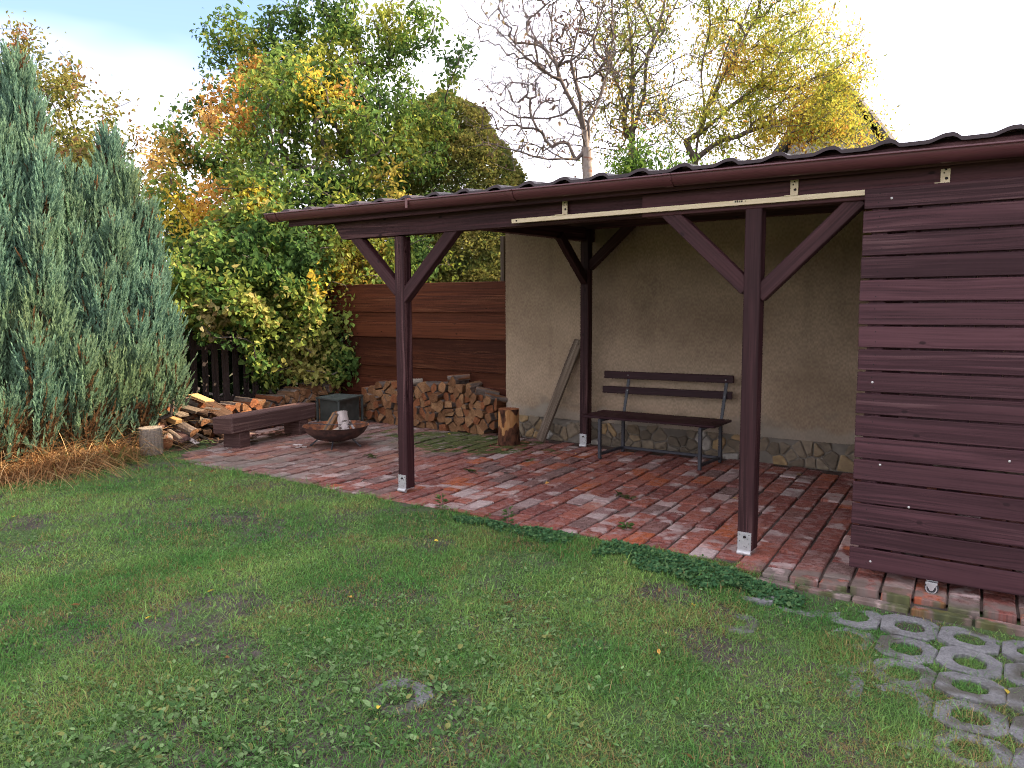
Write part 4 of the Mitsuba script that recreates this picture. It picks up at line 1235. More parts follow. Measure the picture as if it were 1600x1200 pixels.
# multi-stemmed thin tree and the yellow tree right of it
def stems_tree(name, label, stems, spots, n_leaf, seed, cols, weights, D, size=0.07, fine_n=2, limbs=()):
    limbs = [[at(x, y, D + 0.02 * ((x * 7) % 30 - 15)) for x, y in q] for q in limbs]
    g = np.random.default_rng(seed)
    tag(name, label, 'tree')
    tgt = []
    for cx, cy, sx, sy, k in spots:
        for _ in range(k):
            tgt.append(at(cx + g.normal(0, sx), min(cy + g.normal(0, sy), 262), D + g.normal(0, 0.7)))
    tgt = np.array(tgt)
    base = at(stems[0][0], 300, D) * [1, 1, 0] + [0, 0, -0.1]
    tr = [base + (at(stems[0][0], 330, D) - base) * s for s in (0, .3, .6, 1)] + [at(x, y, D) for x, y in stems]
    A, par, R, tips = grow(np.array(tr), tgt, g, 0.0045, step=0.18, expo=0.47, wob=0.09, upness=1.2, limbs=limbs)
    f2 = np.vstack([A[t] + g.normal(0, 0.17, 3) + [0, 0, 0.08] for t in tips for _ in range(fine_n)])
    A, par, R, tips = grow(np.array(tr), np.vstack([tgt, f2]), g, 0.0042, step=0.20, expo=0.39, wob=0.05, upness=1.2, limbs=limbs)
    add(name + '__trunk', skeleton_mesh(A, par, R), 'mat_bark', True)
    v, f, c = leaves_on(A, par, tips, n_leaf, g, 0.13, size, cols, weights, droop=0.8, wid=0.42)
    add(name + '__crown', (v, f), 'mat_leaf', color=np.clip(c, 0, 0.9))


stems_tree('thin_tree', 'thin upright tree with half-fallen yellowish leaves above the middle of the roof', [(985, 262), (988, 200), (990, 120), (985, 60)],
           [(960, 60, 30, 60, 34), (1000, 30, 36, 60, 44), (1040, 60, 34, 70, 44), (985, 160, 32, 40, 34), (940, 190, 22, 40, 18), (1040, 170, 30, 40, 22), (1000, -60, 40, 30, 20)], 6500, 61, [(0.16, 0.21, 0.06), (0.30, 0.34, 0.08), (0.50, 0.42, 0.10), (0.42, 0.25, 0.08)], [2, 2.4, 2, 1.2], 15.0, fine_n=4,
           limbs=[[(985, 235), (975, 195), (988, 120), (984, 50), (974, -30)], [(987, 215), (1005, 150), (1012, 90), (1035, 20), (1045, -40)], [(980, 175), (960, 120), (940, 60), (925, 0)], [(990, 120), (1030, 60), (1060, 0)]])
stems_tree('yellow_tree', 'bushy tree with bright yellow autumn leaves above the right part of the roof', [(1085, 250), (1095, 190), (1120, 120), (1140, 60)],
           [(1120, 40, 34, 60, 40), (1180, 30, 40, 50, 56), (1235, 40, 34, 45, 50), (1280, 110, 30, 36, 56), (1300, 165, 30, 26, 52), (1230, 130, 44, 40, 70), (1160, 150, 40, 40, 56), (1250, 205, 50, 18, 60), (1330, 205, 24, 12, 30), (1110, 205, 40, 25, 40), (1330, 110, 14, 24, 14), (1200, -50, 50, 30, 24)],
           25000, 62, [(0.20, 0.26, 0.06), (0.36, 0.40, 0.08), (0.58, 0.53, 0.10), (0.66, 0.53, 0.10), (0.58, 0.33, 0.09)], [1.2, 3.2, 3.4, 2.0, 0.7], 16.0, 0.076,
           limbs=[[(1085, 235), (1048, 195), (1030, 130), (1015, 60), (1000, -10)], [(1088, 225), (1105, 170), (1140, 100), (1180, 30), (1205, -40)], [(1092, 210), (1150, 160), (1215, 110), (1270, 60)], [(1095, 230), (1170, 205), (1250, 180), (1320, 150)], [(1100, 180), (1095, 110), (1110, 40), (1105, -30)]])
gb = [(at(985, 245, 12.5), 0.42), (at(1020, 262, 12.5), 0.4), (at(960, 262, 12.5), 0.36), (at(1080, 262, 12.8), 0.36), (at(1150, 262, 12.8), 0.36)]
c0 = at(1000, 300, 12.5)
make_tree('young_ash', 'small light green shrub just above the roof edge below the thin tree', trunk_line(c0[0], c0[1], 3.2), gb, 60, 2600, 63, 0.085, [GRN, (0.16, 0.27, 0.055), (0.24, 0.34, 0.07)], [1, 3, 2], spread=0.12, category='shrub', wid=0.36)

# brownish tree behind the junipers
lb = [(at(40, 110, 14), 0.85), (at(90, 190, 14), 0.95), (at(30, 220, 14), 1.2), (at(140, 220, 14), 0.62), (at(95, 110, 14), 0.42), (at(170, 250, 14), 0.6), (at(100, 320, 13.6), 1.4), (at(230, 330, 13.6), 0.9), (at(-60, 180, 14), 1.3), (at(15, 60, 14), 0.35)]
c0 = at(70, 300, 14.2)
spk = np.array([at(x, y, 14) for x, y in ((15, 35), (48, 75), (92, 78), (105, 110), (148, 128), (205, 158), (190, 165), (218, 208), (200, 215), (160, 180), (0, 45), (30, 50))])
make_tree('plum_tree', 'tree with dull green and reddish brown leaves behind the tallest juniper', trunk_line(c0[0], c0[1], 3.0), lb, 260, 13000, 71, 0.085, [(0.10, 0.125, 0.045), (0.20, 0.21, 0.06), (0.28, 0.25, 0.07), (0.27, 0.16, 0.075)], [2.2, 3, 2.4, 1.2], spread=0.13, extra=spk)

# shrubs behind the timber fence and the dark hedge of the next garden
sb = [(at(560, 415, 12.0), 0.62), (at(640, 405, 12.6), 0.7), (at(520, 440, 11.8), 0.55)]
c0 = at(590, 440, 12.2)
make_tree('garden_shrub', 'sunlit yellow green shrub looking over the left half of the timber fence', trunk_line(c0[0], c0[1], 1.5), sb, 90, 4200, 81, 0.07, [GRN, YGR, (0.34, 0.33, 0.07), (0.36, 0.26, 0.06)], [2, 3, 2, 1], category='shrub')
g = np.random.default_rng(91)
hp = np.c_[g.uniform(-16, 3, 9000), 12.5 + g.normal(0, 0.4, 9000), g.uniform(0, 3.3, 9000)]
hp2 = np.c_[-13.0 + g.normal(0, 0.4, 9000), g.uniform(-9, 12.5, 9000), g.uniform(0, 3.3, 9000)]
hp = np.vstack([hp, hp2])
hp[:, 2] *= 0.8 + 0.35 * meshkit.noise(hp * [0.7, 0.7, 0])
v, f, c = leaf_mesh(hp, unit(g.normal(0, 1, hp.shape)), unit(g.normal(0, 1, hp.shape)), 0.34, 0.22, palette(hp, g, [DKG, GRN, (0.07, 0.09, 0.03)], [2, 1, 1]), simple=True)
add('garden_hedge__foliage', (v, f), 'mat_leaf', color=c)
add('garden_hedge__stems', trimesh.util.concatenate([trimesh.creation.box([19, 0.3, 2.5], trimesh.transformations.translation_matrix([-6.5, 12.6, 1.2])), trimesh.creation.box([0.3, 21, 2.5], trimesh.transformations.translation_matrix([-13.1, 1.9, 1.2]))]), 'mat_bark')
tag('garden_hedge', 'tall dark hedge far behind the fences', 'hedge')
labels['garden_hedge__stems'] = {'kind': 'stuff'}

dp = np.c_[-5.75 + g.normal(0, 0.22, 7000), g.uniform(-2.2, 4.2, 7000), g.uniform(0, 1, 7000) ** 0.8 * 1.75]
v, f, c = leaf_mesh(dp, unit(g.normal(0, 1, dp.shape)), unit(g.normal(0, 1, dp.shape)), 0.15, 0.10, palette(dp, g, [(0.03, 0.055, 0.02), DKG, GRN], [2, 2, 1]), simple=True)
tag('undergrowth', 'dark leafy undergrowth filling the space behind the picket fence', 'shrub')
add('undergrowth__foliage', (v, f), 'mat_leaf', color=c)
add('undergrowth__stems', trimesh.util.concatenate([tube_mesh([[-5.7, y, -0.1], [-5.75, y + 0.05, 0.8], [-5.65, y - 0.05, 1.6]], [0.02, 0.014, 0.006], 5) for y in np.arange(-2, 4.2, 0.4)]), 'mat_bark', True)
labels['undergrowth__stems'] = {'kind': 'stuff'}

# vine over the picket fence
vb = [(np.array(p), r) for p, r in (((-4.45, 1.30, 1.55), .42), ((-4.5, 2.2, 1.7), .62), ((-4.4, 2.9, 1.65), .62), ((-4.25, 3.15, 1.05), .50), ((-4.30, 2.45, 0.98), .42), ((-4.55, 1.25, 2.15), .55), ((-4.6, 2.0, 2.4), .75), ((-4.7, 2.9, 2.4), .65),
                                    ((-4.35, 1.85, 1.15), .32), ((-4.05, 3.0, 0.72), .30), ((-4.42, 2.15, 0.72), .22), ((-4.6, 0.6, 1.9), .42))]
make_tree('climbing_vine', 'leafy climbing vine spilling over the picket fence next to the timber fence', trunk_line(-4.75, 2.3, 1.2), vb, 380, 19000, 101, 0.080, [(0.065, 0.125, 0.042), (0.115, 0.20, 0.055), (0.25, 0.31, 0.075), (0.46, 0.43, 0.14)], [2.2, 3, 2.8, 1.4],
          [(np.array([-4.3, 3.1, 1.95]), 0.38, YEL), (np.array([-4.3, 1.1, 1.5]), 0.22, (0.50, 0.42, 0.20))], spread=0.09, category='vine', wid=0.82, shell=0.7, r_tip=0.0035)

# ------------------------------------------------------------------ junipers


def juniper(name, label, base, spires, seed, dens=1.0):
    """spires: (tip, foot, radius): plumes of scale leaves cover every spire"""
    g = np.random.default_rng(seed)
    tag(name, label, 'juniper')
    tr, parts = [], []
    for tip, foot, rad in spires:
        tip, foot = np.array(tip, float), np.array(foot, float)
        ax = tip - foot
        H = np.linalg.norm(ax)
        tr.append(tube_mesh([base + [0, 0, 0.0], base * 0.5 + foot * 0.5 + [0, 0, 0.1], foot, foot + ax * 0.55, foot + ax * 0.9], [0.035, 0.03, 0.024, 0.014, 0.005], 6))
        n = int(dens * 320 * H * rad / 0.35)
        t = g.random(n) ** 0.85
        a = g.uniform(0, 2 * math.pi, n)
        u = unit(ax)
        x = unit(np.cross(u, [0.3, 0.9, 0.1]))
        y = np.cross(u, x)
        prof_ = rad * np.minimum(1, (t + 0.10) / 0.28) ** 0.6 * np.clip(1.04 - t, 0, 1) ** 0.62
        prof_ *= 0.72 + 0.55 * meshkit.noise(np.c_[np.cos(a) * 1.5, np.sin(a) * 1.5, t * H * 1.6] + seed)
        inner = g.random(n) ** 0.35
        rdir = np.cos(a)[:, None] * x + np.sin(a)[:, None] * y
        o = foot + ax * t[:, None] + rdir * (prof_ * inner * 0.8)[:, None]
        d0 = unit(rdir * g.uniform(0.15, 0.55, (n, 1)) + u * 1.0 + g.normal(0, 0.12, (n, 3)))
        plen = g.uniform(0.15, 0.44, n) * (0.75 + 0.4 * (1 - t))
        m = 30
        s = np.tile(np.linspace(0.05, 1, m), (n, 1)) + g.uniform(-0.02, 0.02, (n, m))
        bend = unit(d0 + np.array([0, 0, 0.7]))
        c = o[:, None] + d0[:, None] * (s * plen[:, None])[..., None] + (bend - d0)[:, None] * (s ** 2 * plen[:, None] * 0.35)[..., None]
        side = unit(g.normal(0, 1, (n, m, 3)))
        w = (1 - s)[..., None] * 0.9 + 0.25
        ld = unit(unit(d0[:, None] * 0.6 + bend[:, None] * 0.5) * 1.0 + side * 0.62 * w)
        cl = meshkit.fbm(o * 2.3, 3, 12)
        green = np.array([0.128, 0.240, 0.172])[None] * (1 - cl[:, None]) * 1.0 + np.array([0.220, 0.345, 0.262])[None] * cl[:, None] * 1.0
        yel = np.clip(meshkit.fbm(o * 1.4 + 7, 3, 3) * 1.7 - 0.72, 0, 1)[:, None]
        green = green * (1 - yel * 0.75) + np.array([0.27, 0.32, 0.115]) * yel * 0.75
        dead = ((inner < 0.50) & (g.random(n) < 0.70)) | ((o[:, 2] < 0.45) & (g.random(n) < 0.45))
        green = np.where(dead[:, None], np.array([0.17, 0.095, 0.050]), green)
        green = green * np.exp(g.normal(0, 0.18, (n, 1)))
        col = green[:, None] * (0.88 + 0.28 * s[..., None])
        L = 0.062 * np.exp(g.normal(0, 0.2, n * m)) * (1.15 - 0.5 * s.ravel())
        parts.append(leaf_mesh(c.reshape(-1, 3), ld.reshape(-1, 3), unit(g.normal(0, 1, (n * m, 3))), L, L * 0.26, np.repeat(col.reshape(-1, 3), 1, 0), simple=True, fold=0.1))
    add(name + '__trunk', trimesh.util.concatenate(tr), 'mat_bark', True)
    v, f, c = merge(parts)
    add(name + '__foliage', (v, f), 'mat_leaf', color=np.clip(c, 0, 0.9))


g = np.random.default_rng(120)
b1 = np.array([-4.45, -1.15, 0.0])
sp1 = [((-4.60, -0.97, 4.20), (-4.5, -1.1, 0.75), 0.46), ((-4.85, -1.22, 4.05), (-4.6, -1.2, 0.75), 0.50), ((-4.46, -0.94, 3.70), (-4.35, -1.02, 0.7), 0.38), ((-5.15, -1.62, 4.25), (-4.75, -1.5, 0.6), 0.50),
       ((-4.05, -1.05, 3.15), (-4.15, -1.1, 0.6), 0.42), ((-4.15, -1.40, 3.30), (-4.2, -1.35, 0.5), 0.42), ((-4.35, -1.75, 3.45), (-4.35, -1.6, 0.5), 0.45), ((-3.86, -1.22, 2.35), (-3.98, -1.22, 0.45), 0.36), ((-4.02, -1.58, 2.3), (-4.08, -1.5, 0.4), 0.36),
       ((-4.3, -2.05, 2.7), (-4.3, -1.9, 0.4), 0.40), ((-3.70, -1.38, 1.35), (-3.85, -1.38, 0.22), 0.26), ((-3.92, -1.82, 1.5), (-4.0, -1.78, 0.25), 0.28), ((-3.76, -1.08, 1.55), (-3.9, -1.08, 0.3), 0.26)]
for i in range(11):
    y = -2.15 + 0.13 * i
    sp1.append(((-3.62 - 0.12 * (i % 3), y + g.normal(0, 0.05), g.uniform(0.55, 1.25)), (-3.82 - 0.1 * (i % 3), y, 0.10), g.uniform(0.18, 0.26)))
juniper('tall_juniper', 'tallest blue-green juniper at the left edge of the lawn', b1, sp1, 131)
b2 = np.array([-4.2, -0.40, 0.0])
sp2 = [((-4.38, -0.66, 3.05), (-4.25, -0.62, 0.8), 0.36), ((-4.42, -0.13, 3.52), (-4.18, -0.36, 0.7), 0.34), ((-4.28, -0.40, 3.00), (-4.18, -0.40, 0.7), 0.34), ((-4.25, -0.04, 3.1), (-4.12, -0.2, 0.7), 0.36), ((-4.15, 0.12, 2.70), (-4.10, -0.04, 0.6), 0.34), ((-3.88, -0.40, 2.45), (-3.96, -0.42, 0.5), 0.34),
       ((-3.80, -0.08, 1.85), (-3.92, -0.12, 0.45), 0.34), ((-4.18, 0.18, 2.2), (-4.15, 0.05, 0.7), 0.36), ((-3.76, -0.68, 1.9), (-3.88, -0.63, 0.4), 0.32), ((-3.70, -0.32, 1.35), (-3.82, -0.32, 0.40), 0.27), ((-4.0, -0.78, 2.3), (-4.04, -0.70, 0.5), 0.34), ((-3.84, 0.16, 1.45), (-3.98, 0.08, 0.62), 0.28)]
for i in range(9):
    y = -0.80 + 0.13 * i
    sp2.append(((-3.66 - 0.10 * (i % 2), y - 0.1 + g.normal(0, 0.05), g.uniform(0.6, 1.2)), (-3.86 - 0.08 * (i % 2), y - 0.1, 0.12 + 0.25 * (i > 5)), g.uniform(0.19, 0.26)))
juniper('round_juniper', 'shorter juniper with yellowish green sides next to the wood heap', b2, sp2, 132)

# ------------------------------------------------------------------ dry grass, sedge, lawn grass and weeds


def ribbons(base, d0, length, width, bend, col, segs=3, tip=0.15):
    """grass blades from base along d0, bending down; returns (v, f, c)"""
    N = len(base)
    side = unit(np.cross(d0, np.array([0, 0, 1.0]) + 1e-3))
    vs = []
    out = unit(d0 * [1, 1, 0] + 1e-6)
    for k in range(segs + 1):
        s = k / segs
        c = base + d0 * (length * s)[:, None] + (out * 0.55 - np.array([0, 0, 0.9])) * (length * bend * s ** 2)[:, None]
        w = width * (1 - (1 - tip) * s ** 1.5)
        if k == segs:
            vs += [c]
        else:
            vs += [c - side * w[:, None] / 2, c + side * w[:, None] / 2]
    k = len(vs)
    v = np.stack(vs, 1).reshape(-1, 3)
    f = []
    for s in range(segs - 1):
        f += [[2 * s, 2 * s + 1, 2 * s + 3], [2 * s, 2 * s + 3, 2 * s + 2]]
    f += [[2 * segs - 2, 2 * segs - 1, 2 * segs]]
    f = np.array(f)
    return v, (f[None] + (np.arange(N) * k)[:, None, None]).reshape(-1, 3), np.repeat(col, k, 0)


def tufts(centres, per, g, spread, length, width, cols, up=1.0, bend=0.5, segs=4):
    n = len(centres) * per
    c = np.repeat(centres, per, 0) + g.normal(0, 1, (n, 3)) * [spread, spread, 0]
    c[:, 2] = ground_z(c[:, 0], c[:, 1]) - 0.005
    d = unit(g.normal(0, 0.5, (n, 3)) * [1, 1, 0.2] + [0, 0, up])
    col = np.array(cols)[g.integers(0, len(cols), n)] * np.exp(g.normal(0, 0.2, (n, 1)))
    L = length * np.exp(g.normal(0, 0.3, n))
    return ribbons(c, d, L, np.full(n, width) * g.uniform(0.6, 1.3, n), bend * g.uniform(0.3, 1.6, n), col, segs)


g = np.random.default_rng(140)
dc = np.array([[-3.55 + g.normal(0, 0.13) - 0.10 * (i % 3), -2.0 + 1.55 * i / 39 + g.normal(0, 0.04), 0] for i in range(40)])
dc[:, 0] += -0.18 * (dc[:, 1] > -1.0)
STRAW = [(0.46, 0.27, 0.12), (0.36, 0.18, 0.075), (0.24, 0.115, 0.05), (0.52, 0.36, 0.18)]
parts = [tufts(dc, 70, g, 0.10, 0.26, 0.006, STRAW, 0.8, 0.75), tufts(dc[::2] + [-0.14, 0, 0], 70, g, 0.12, 0.60, 0.007, STRAW, 0.9, 0.7), tufts(dc[::2] + [-0.03, 0, 0], 34, g, 0.12, 0.80, 0.0075, STRAW, 0.8, 1.0, 6)]
v, f, c = merge(parts)
tag(add('dry_grass', (v, f), 'mat_dead_leaf', color=np.clip(c, 0, 0.9)), 'dry straw-coloured grass bent over at the foot of the junipers', 'dry grass', kind='stuff')
for i, (x, y, n_, L_) in enumerate(((-3.36, -0.80, 46, 0.42), (-3.62, -1.25, 26, 0.6), (-3.42, -0.62, 20, 0.55))):
    v, f, c = tufts(np.array([[x, y, 0]]), n_, g, 0.035, L_, 0.014, [(0.10, 0.14, 0.04), (0.20, 0.19, 0.06), (0.38, 0.26, 0.10)], 0.75, 0.85, 6)
    tag(add('arching_sedge', (v, f), 'mat_blade', color=c), ('green and yellow arching sedge right of the dry grass by the grey log', 'long-leaved brownish sedge inside the dry grass under the tall juniper', 'sparse sedge with long bent stems in front of the round juniper')[i], 'sedge')

# lawn
rg = np.random.default_rng(150)


def visible(x, y, margin=0.02):
    q = np.stack([x, y, np.zeros_like(x)], -1) - CAM
    z = q @ FW
    px, py = q @ _r / z, q @ UP / z
    return (z > 0.5) & (np.abs(px) < 0.667 + margin + 0.05) & (py > -0.5 - margin - 0.03) & (py < 0)


def lawn_ok(x, y):
    n = meshkit.noise(np.stack([x * 4, y * 4, 0 * x], -1))
    edge = -0.325 + (0.08 + 0.16 * (x < 1.2)) * (n - 0.5) - 0.03 * np.sin(x * 1.7)
    edge = np.where(x < -2.6, edge + np.clip((-2.6 - x) * 0.35, 0, 0.3), edge)
    ok = (y < edge) & (x > -5) & ~((x > 3.25) & (y > -0.47))
    d, _ = ring_tree.query(np.stack([x, y], -1))
    on_ring = (d < S * 0.5) & (d > 0.064)
    cover = meshkit.fbm(np.stack([x * 3 + 3, y * 3, 0 * x], -1), 3, 8)
    far = np.clip((x - 3.72 - 0.40 * cover) * 2.2 + (y + 1.05) * 1.3, 0, 1)           # the farther from the house corner, the more the grass has grown over the concrete
    return ok & ~(on_ring & (rg.random(x.shape) < np.where(x > 3.4, 0.03 + 0.78 * far, 0.45))), np.where((d < 0.064) & (x > 3.55), 1.5, 1.0)


ring_tree = cKDTree(ring_centres)
blades = []
for (lo, hi, dens, segs, wmul) in ((0.5, 4.2, 22000, 2, 1.0), (4.2, 5.6, 14000, 2, 1.25), (5.6, 9.5, 8000, 1, 1.9)):
    n = int(dens * 9.2 * 9.0)
    x, y = rg.uniform(-4.4, 4.8, n), rg.uniform(-5.0, 0.2, n)
    n2 = int(n * 5.2 / 9.0)
    x, y = x[:n2], y[:n2]
    dist = np.hypot(x - CAM[0], y - CAM[1])
    k = (dist >= lo) & (dist < hi) & visible(x, y)
    x, y, dist = x[k], y[k], dist[k]
    ok, mul = lawn_ok(x, y)
    P3 = np.stack([x, y, 0 * x], -1)
    patch = meshkit.fbm(P3 * 2.1 + [5, 0, 1], 4, 1)
    weedy = np.clip(1.3 - 0.55 * np.abs(dist - 2.9) - 0.45 * np.abs(x - 2.0), 0, 1)
    d = np.clip((patch - 0.25) / 0.13, 0.34, 1) * (1 - 0.45 * weedy)
    k = ok & (rg.random(len(x)) < d * mul)
    x, y, P3, dist = x[k], y[k], P3[k], dist[k]
    N = len(x)
    base = np.stack([x, y, ground_z(x, y) - 0.003], -1)
    tint = meshkit.fbm(P3 * 1.6 + [0, 3, 0], 3, 22)
    dry = np.clip((meshkit.fbm(P3 * 3.1 + [9, 1, 0], 4, 33) - 0.48) * 5.0, 0, 1)
    g1, g2, dr_ = np.array([0.092, 0.240, 0.060]), np.array([0.245, 0.385, 0.108]), np.array([0.30, 0.235, 0.10])
    col = g1 + (g2 - g1) * np.clip(tint * 2.2 - 0.6, 0, 1)[:, None]
    isdry = rg.random(N) < 0.06 + 0.36 * dry
    col = np.where(isdry[:, None], dr_, col) * np.exp(rg.normal(0, 0.25, (N, 1))) * np.exp(rg.normal(0, 0.06, (N, 3)))
    dvec = unit(rg.normal(0, 0.55, (N, 3)) * [1, 1, 0.1] + [0, 0, 1])
    L = 0.036 * np.exp(rg.normal(0, 0.32, N)) * (0.75 + 0.6 * meshkit.noise(P3 * 5))
    blades.append(ribbons(base, dvec, L, 0.0030 * wmul * rg.uniform(0.7, 1.5, N), 0.35 * rg.uniform(0.2, 1.8, N), col, segs))
tc = np.vstack([np.c_[rg.uniform(-3.0, 1.2, 70), -0.33 + rg.normal(0, 0.05, 70), np.zeros(70)], np.c_[rg.uniform(1.2, 3.5, 30), -0.50 + rg.normal(0, 0.08, 30), np.zeros(30)],
                np.c_[rg.uniform(3.5, 4.9, 26), rg.uniform(-1.5, -0.55, 26), np.zeros(26)], np.c_[rg.uniform(-3.6, 4.0, 150), rg.uniform(-3.8, -0.5, 150), np.zeros(150)]])
tc = tc[visible(tc[:, 0], tc[:, 1])]
blades.append(tufts(tc, 34, rg, 0.028, 0.062, 0.0034, [(0.07, 0.19, 0.05), (0.11, 0.25, 0.07), (0.16, 0.30, 0.09)], 0.9, 0.5, 3))      # longer clumps along the edges and here and there
v, f, c = merge(blades)
tag(add('grass', (v, f), 'mat_blade', color=np.clip(c, 0, 0.9)), 'short patchy lawn grass, green with dry yellow spots', 'grass', kind='stuff')

# broad-leaved weeds, thick at the bottom of the picture
n = 20000
x, y = rg.uniform(-4.2, 4.7, n), rg.uniform(-4.6, -0.3, n)
k = visible(x, y)
x, y = x[k], y[k]
ok, _ = lawn_ok(x, y)
dist = np.hypot(x - CAM[0], y - CAM[1])
P3 = np.stack([x, y, 0 * x], -1)
w = np.clip(1.3 - 0.55 * np.abs(dist - 2.9) - 0.45 * np.abs(x - 2.0), 0, 1)
pr = 0.05 + 0.24 * np.clip((meshkit.fbm(P3 * 1.8 + 2, 3, 44) - 0.45) * 5, 0, 1) + 0.62 * w
k = ok & (rg.random(len(x)) < pr)
x, y, w = x[k], y[k], w[k]
per = 6
N = len(x) * per
a = rg.uniform(0, 2 * math.pi, N)
el = rg.uniform(0.05, 0.7, N)
d = np.stack([np.cos(a) * np.cos(el), np.sin(a) * np.cos(el), np.sin(el)], -1)
b = np.repeat(np.stack([x, y, ground_z(x, y)], -1), per, 0) + d * rg.uniform(0.008, 0.04, (N, 1)) + [0, 0, 0.006]
sz = np.repeat(rg.uniform(0.011, 0.022, len(x)) * (0.75 + 0.6 * w), per) * np.exp(rg.normal(0, 0.25, N))
col = np.array([[0.135, 0.235, 0.085], [0.210, 0.310, 0.135], [0.090, 0.185, 0.065], [0.27, 0.28, 0.10]])[rg.choice(4, N, p=[.42, .3, .22, .06])] * np.exp(rg.normal(0, 0.2, (N, 1)))
v, f, c = leaf_mesh(b, d, unit(np.array([0, 0, 1.0]) + rg.normal(0, 0.35, (N, 3))), sz, sz * rg.uniform(0.32, 0.85, N), col, fold=0.16)
tag(add('lawn_weeds', (v, f), 'mat_blade', color=np.clip(c, 0, 0.9)), 'broad-leaved weeds spread through the lawn, thickest at the bottom', 'weeds', kind='stuff')

# ground ivy creeping along the edge of the bricks
n = 9000
x = rg.uniform(0.9, 3.55, n)
x = x[meshkit.fbm(np.stack([x * 3.5, 0 * x, 0 * x], -1), 3, 6) + 0.25 * rg.random(n) > 0.575]
n = len(x)
wd = np.interp(x, [0.9, 1.5, 2.2, 3.0, 3.55], [0.06, 0.13, 0.20, 0.26, 0.16])
y = -0.36 - 0.05 * np.sin(x * 2.2) - rg.random(n) ** 1.1 * wd * (0.6 + 0.9 * meshkit.noise(np.stack([x * 5, 0 * x, 0 * x], -1))) - np.interp(x, [0.9, 3.0, 3.55], [0.0, 0.03, 0.12])
a = rg.uniform(0, 2 * math.pi, n)
d = np.stack([np.cos(a), np.sin(a), rg.uniform(-0.2, 0.5, n)], -1)
b = np.stack([x, y, ground_z(x, y) + rg.uniform(0.004, 0.030, n)], -1)
sz = rg.uniform(0.014, 0.030, n)
col = np.array([[0.055, 0.135, 0.060], [0.085, 0.180, 0.072], [0.135, 0.230, 0.095]])[rg.choice(3, n, p=[.45, .4, .15])] * np.exp(rg.normal(0, 0.2, (n, 1)))
v, f, c = leaf_mesh(b, d, unit(np.array([-0.1, -0.3, 1.0]) + rg.normal(0, 0.4, (n, 3))), sz, sz * 1.1, col, fold=0.1)
tag(add('ground_ivy', (v, f), 'mat_blade', color=np.clip(c, 0, 0.9)), 'dark green ground ivy creeping along the front edge of the bricks', 'ground ivy', kind='stuff')

# fallen leaves on the lawn and bricks
n = 80
x, y = rg.uniform(-3.6, 4.6, n), rg.uniform(-4.2, 2.6, n)
z = np.where((y > -0.30), 0.006, ground_z(x, y) + 0.02)
k = ((y > -0.30) & (rg.random(n) < 0.35)) | (y < -0.4)
x, y, z = x[k], y[k], z[k]
n = len(x)
v, f, c = leaf_mesh(np.stack([x, y, z], -1), unit(rg.normal(0, 1, (n, 3)) * [1, 1, 0.15]), unit(np.array([0, 0, 1.0]) + rg.normal(0, 0.3, (n, 3))), rg.uniform(0.025, 0.06, n), rg.uniform(0.015, 0.03, n),
                    np.array([YEL, ORA, BRN, (0.30, 0.19, 0.09)])[rg.choice(4, n, p=[.2, .15, .35, .3])], fold=0.3)
tag(add('fallen_leaves', (v, f), 'mat_dead_leaf', color=np.clip(c, 0, 0.9)), 'yellow and brown fallen leaves scattered over lawn and bricks', 'fallen leaves', kind='stuff')
for (x, y, lab) in ((0.007, 0.924, 'wilted sprig on the bricks between the front left post and the chopping block'), (1.732, 0.83, 'wilted sprig of leaves lying on the bricks in front of the bench'), (-1.361, 0.928, 'green sprig lying on the dirty bricks right of the fire bowl')):
    n = 16
    s = rg.uniform(-0.11, 0.11, n)
    b = np.stack([x + s * 0.9, y - s * 0.35, np.full(n, 0.012)], -1)
    v, f, c = leaf_mesh(b, unit(np.stack([rg.normal(0.3, 0.8, n), rg.normal(0, 0.8, n), rg.uniform(0, 0.35, n)], -1)), unit(np.array([0, 0, 1.0]) + rg.normal(0, 0.5, (n, 3))), rg.uniform(0.04, 0.075, n), rg.uniform(0.018, 0.03, n),
                        np.array([(0.06, 0.075, 0.03), (0.11, 0.12, 0.045), (0.16, 0.14, 0.07)])[rg.choice(3, n)], fold=0.3)
    st = tube_mesh(np.array([[x - 0.12, y + 0.045, 0.006], [x, y, 0.012], [x + 0.11, y - 0.04, 0.006]]), 0.0025, 5)
    key = numbered('leaf_sprig')
    tag(key, lab, 'sprig')
    add(key + '__leaves', (v, f), 'mat_leaf', color=c)
    add(key + '__stalk', st, 'mat_bark')
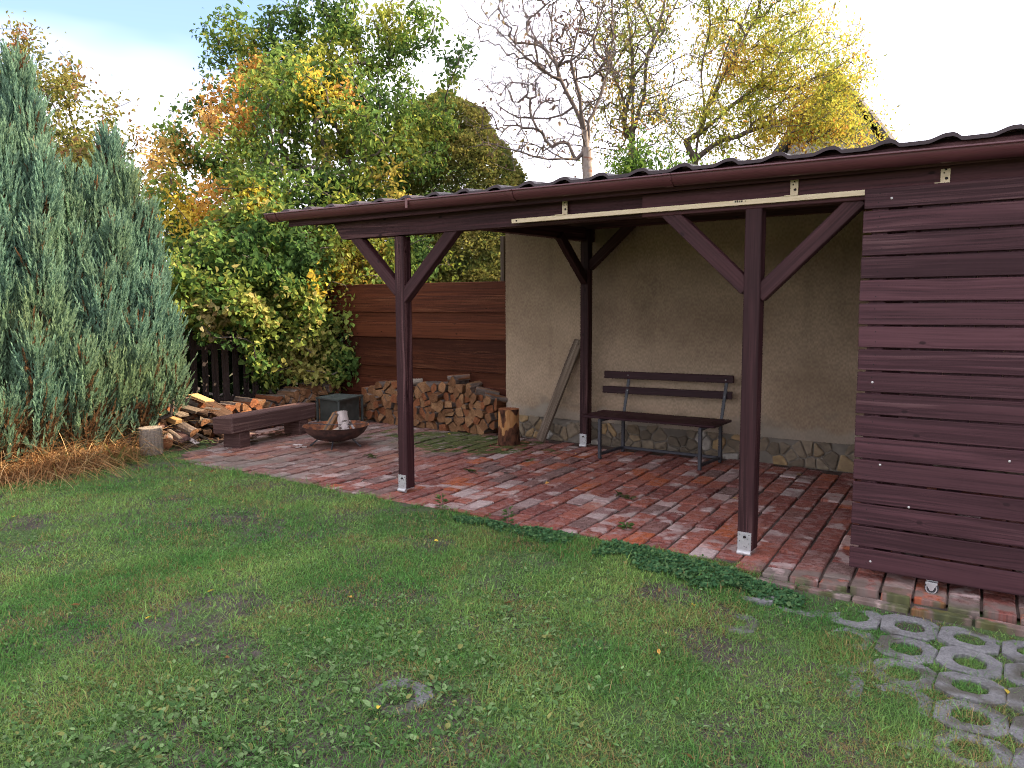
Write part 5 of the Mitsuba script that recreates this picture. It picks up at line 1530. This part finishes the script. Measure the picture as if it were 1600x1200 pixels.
for (x, y, h_, lab) in ((0.66, -0.30, 0.13, 'upright leafy weed at the brick edge right of the front left post'), (1.336, -0.33, 0.12, 'small weed growing at the brick edge halfway between the two front posts'), (2.16, 0.0, 0.035, 'tiny green plant in a joint of the bricks left of the front right post')):
    n = 34
    s = rg.uniform(0.1, 1, n)
    a = rg.uniform(0, 2 * math.pi, n)
    z0 = 0.0 if y > -0.3 else float(ground_z(x, y))
    b = np.stack([x + 0.02 * np.cos(a), y + 0.02 * np.sin(a), z0 + h_ * s], -1)
    v, f, c = leaf_mesh(b, np.stack([np.cos(a), np.sin(a), rg.uniform(-0.1, 0.6, n)], -1), unit(np.array([0, 0, 1.0]) + rg.normal(0, 0.3, (n, 3))), rg.uniform(0.025, 0.05, n), rg.uniform(0.014, 0.026, n), np.array([(0.075, 0.14, 0.045), (0.12, 0.19, 0.06)])[rg.choice(2, n)] * np.exp(rg.normal(0, 0.15, (n, 1))))
    key = numbered('edge_weed')
    tag(key, lab, 'weed')
    add(key + '__leaves', (v, f), 'mat_blade', color=c)
    add(key + '__stalk', tube_mesh(np.array([[x, y, z0 - 0.01], [x + 0.003, y, z0 + h_ * 0.5], [x, y + 0.004, z0 + h_]]), 0.0025, 5), 'mat_bark')

# ------------------------------------------------------------------ houses
def gable_house(name, label, x0, x1, y0, y1, eave, ridge, along='y'):
    tag(name, label, 'house')
    b = trimesh.creation.box([x1 - x0, y1 - y0, eave])
    b.apply_translation([(x0 + x1) / 2, (y0 + y1) / 2, eave / 2])
    if along == 'y':
        xm = (x0 + x1) / 2
        gp = np.array([[x, y, z] for y in (y0, y1) for x, z in ((x0, eave - 0.01), (x1, eave - 0.01), (xm, ridge))])
        rp = [np.array([[x, y, z + o] for y in (y0 - 0.4, y1 + 0.4) for x, z in ((xs_, eave - 0.35), (xm, ridge)) for o in (0.02, 0.22)]) for xs_ in (x0 - 0.5, x1 + 0.5)]
    else:
        ym = (y0 + y1) / 2
        gp = np.array([[x, y, z] for x in (x0, x1) for y, z in ((y0, eave - 0.01), (y1, eave - 0.01), (ym, ridge))])
        rp = [np.array([[x, y, z + o] for x in (x0 - 0.4, x1 + 0.4) for y, z in ((ys_, eave - 0.35), (ym, ridge)) for o in (0.02, 0.22)]) for ys_ in (y0 - 0.5, y1 + 0.5)]
    hm = []
    for q in [gp]:
        h = ConvexHull(q)
        m_ = trimesh.Trimesh(q, h.simplices)
        m_.fix_normals()
        hm.append(m_)
    add(name + '__wall', trimesh.util.concatenate([b] + hm), 'mat_house_wall')
    for q in rp:
        h = ConvexHull(q)
        m_ = trimesh.Trimesh(q, h.simplices)
        m_.fix_normals()
        add(name + '__roof', m_, 'mat_house_roof')
    for zc in [1.5] + ([4.2] if eave > 4.5 else []):
        for s in (0.25, 0.55, 0.8):
            w_ = trimesh.creation.box([0.06, 1.1, 1.3], trimesh.transformations.translation_matrix([x0 - 0.005, y0 + (y1 - y0) * s, zc]))
            add(name + '__window', w_, 'mat_window_dark')


gable_house('neighbour_house', 'house with a dark pitched roof far behind the yellow tree', -3.1, -0.05, 23.2, 31.0, 6.9, 9.4)
gable_house('added_shade_house', 'unseen tall house added on the right to shade the lawn', 6.2, 16.5, 1.6, 14.0, 8.6, 12.2)  # added out of view, placed and raised to keep the sun off the lawn
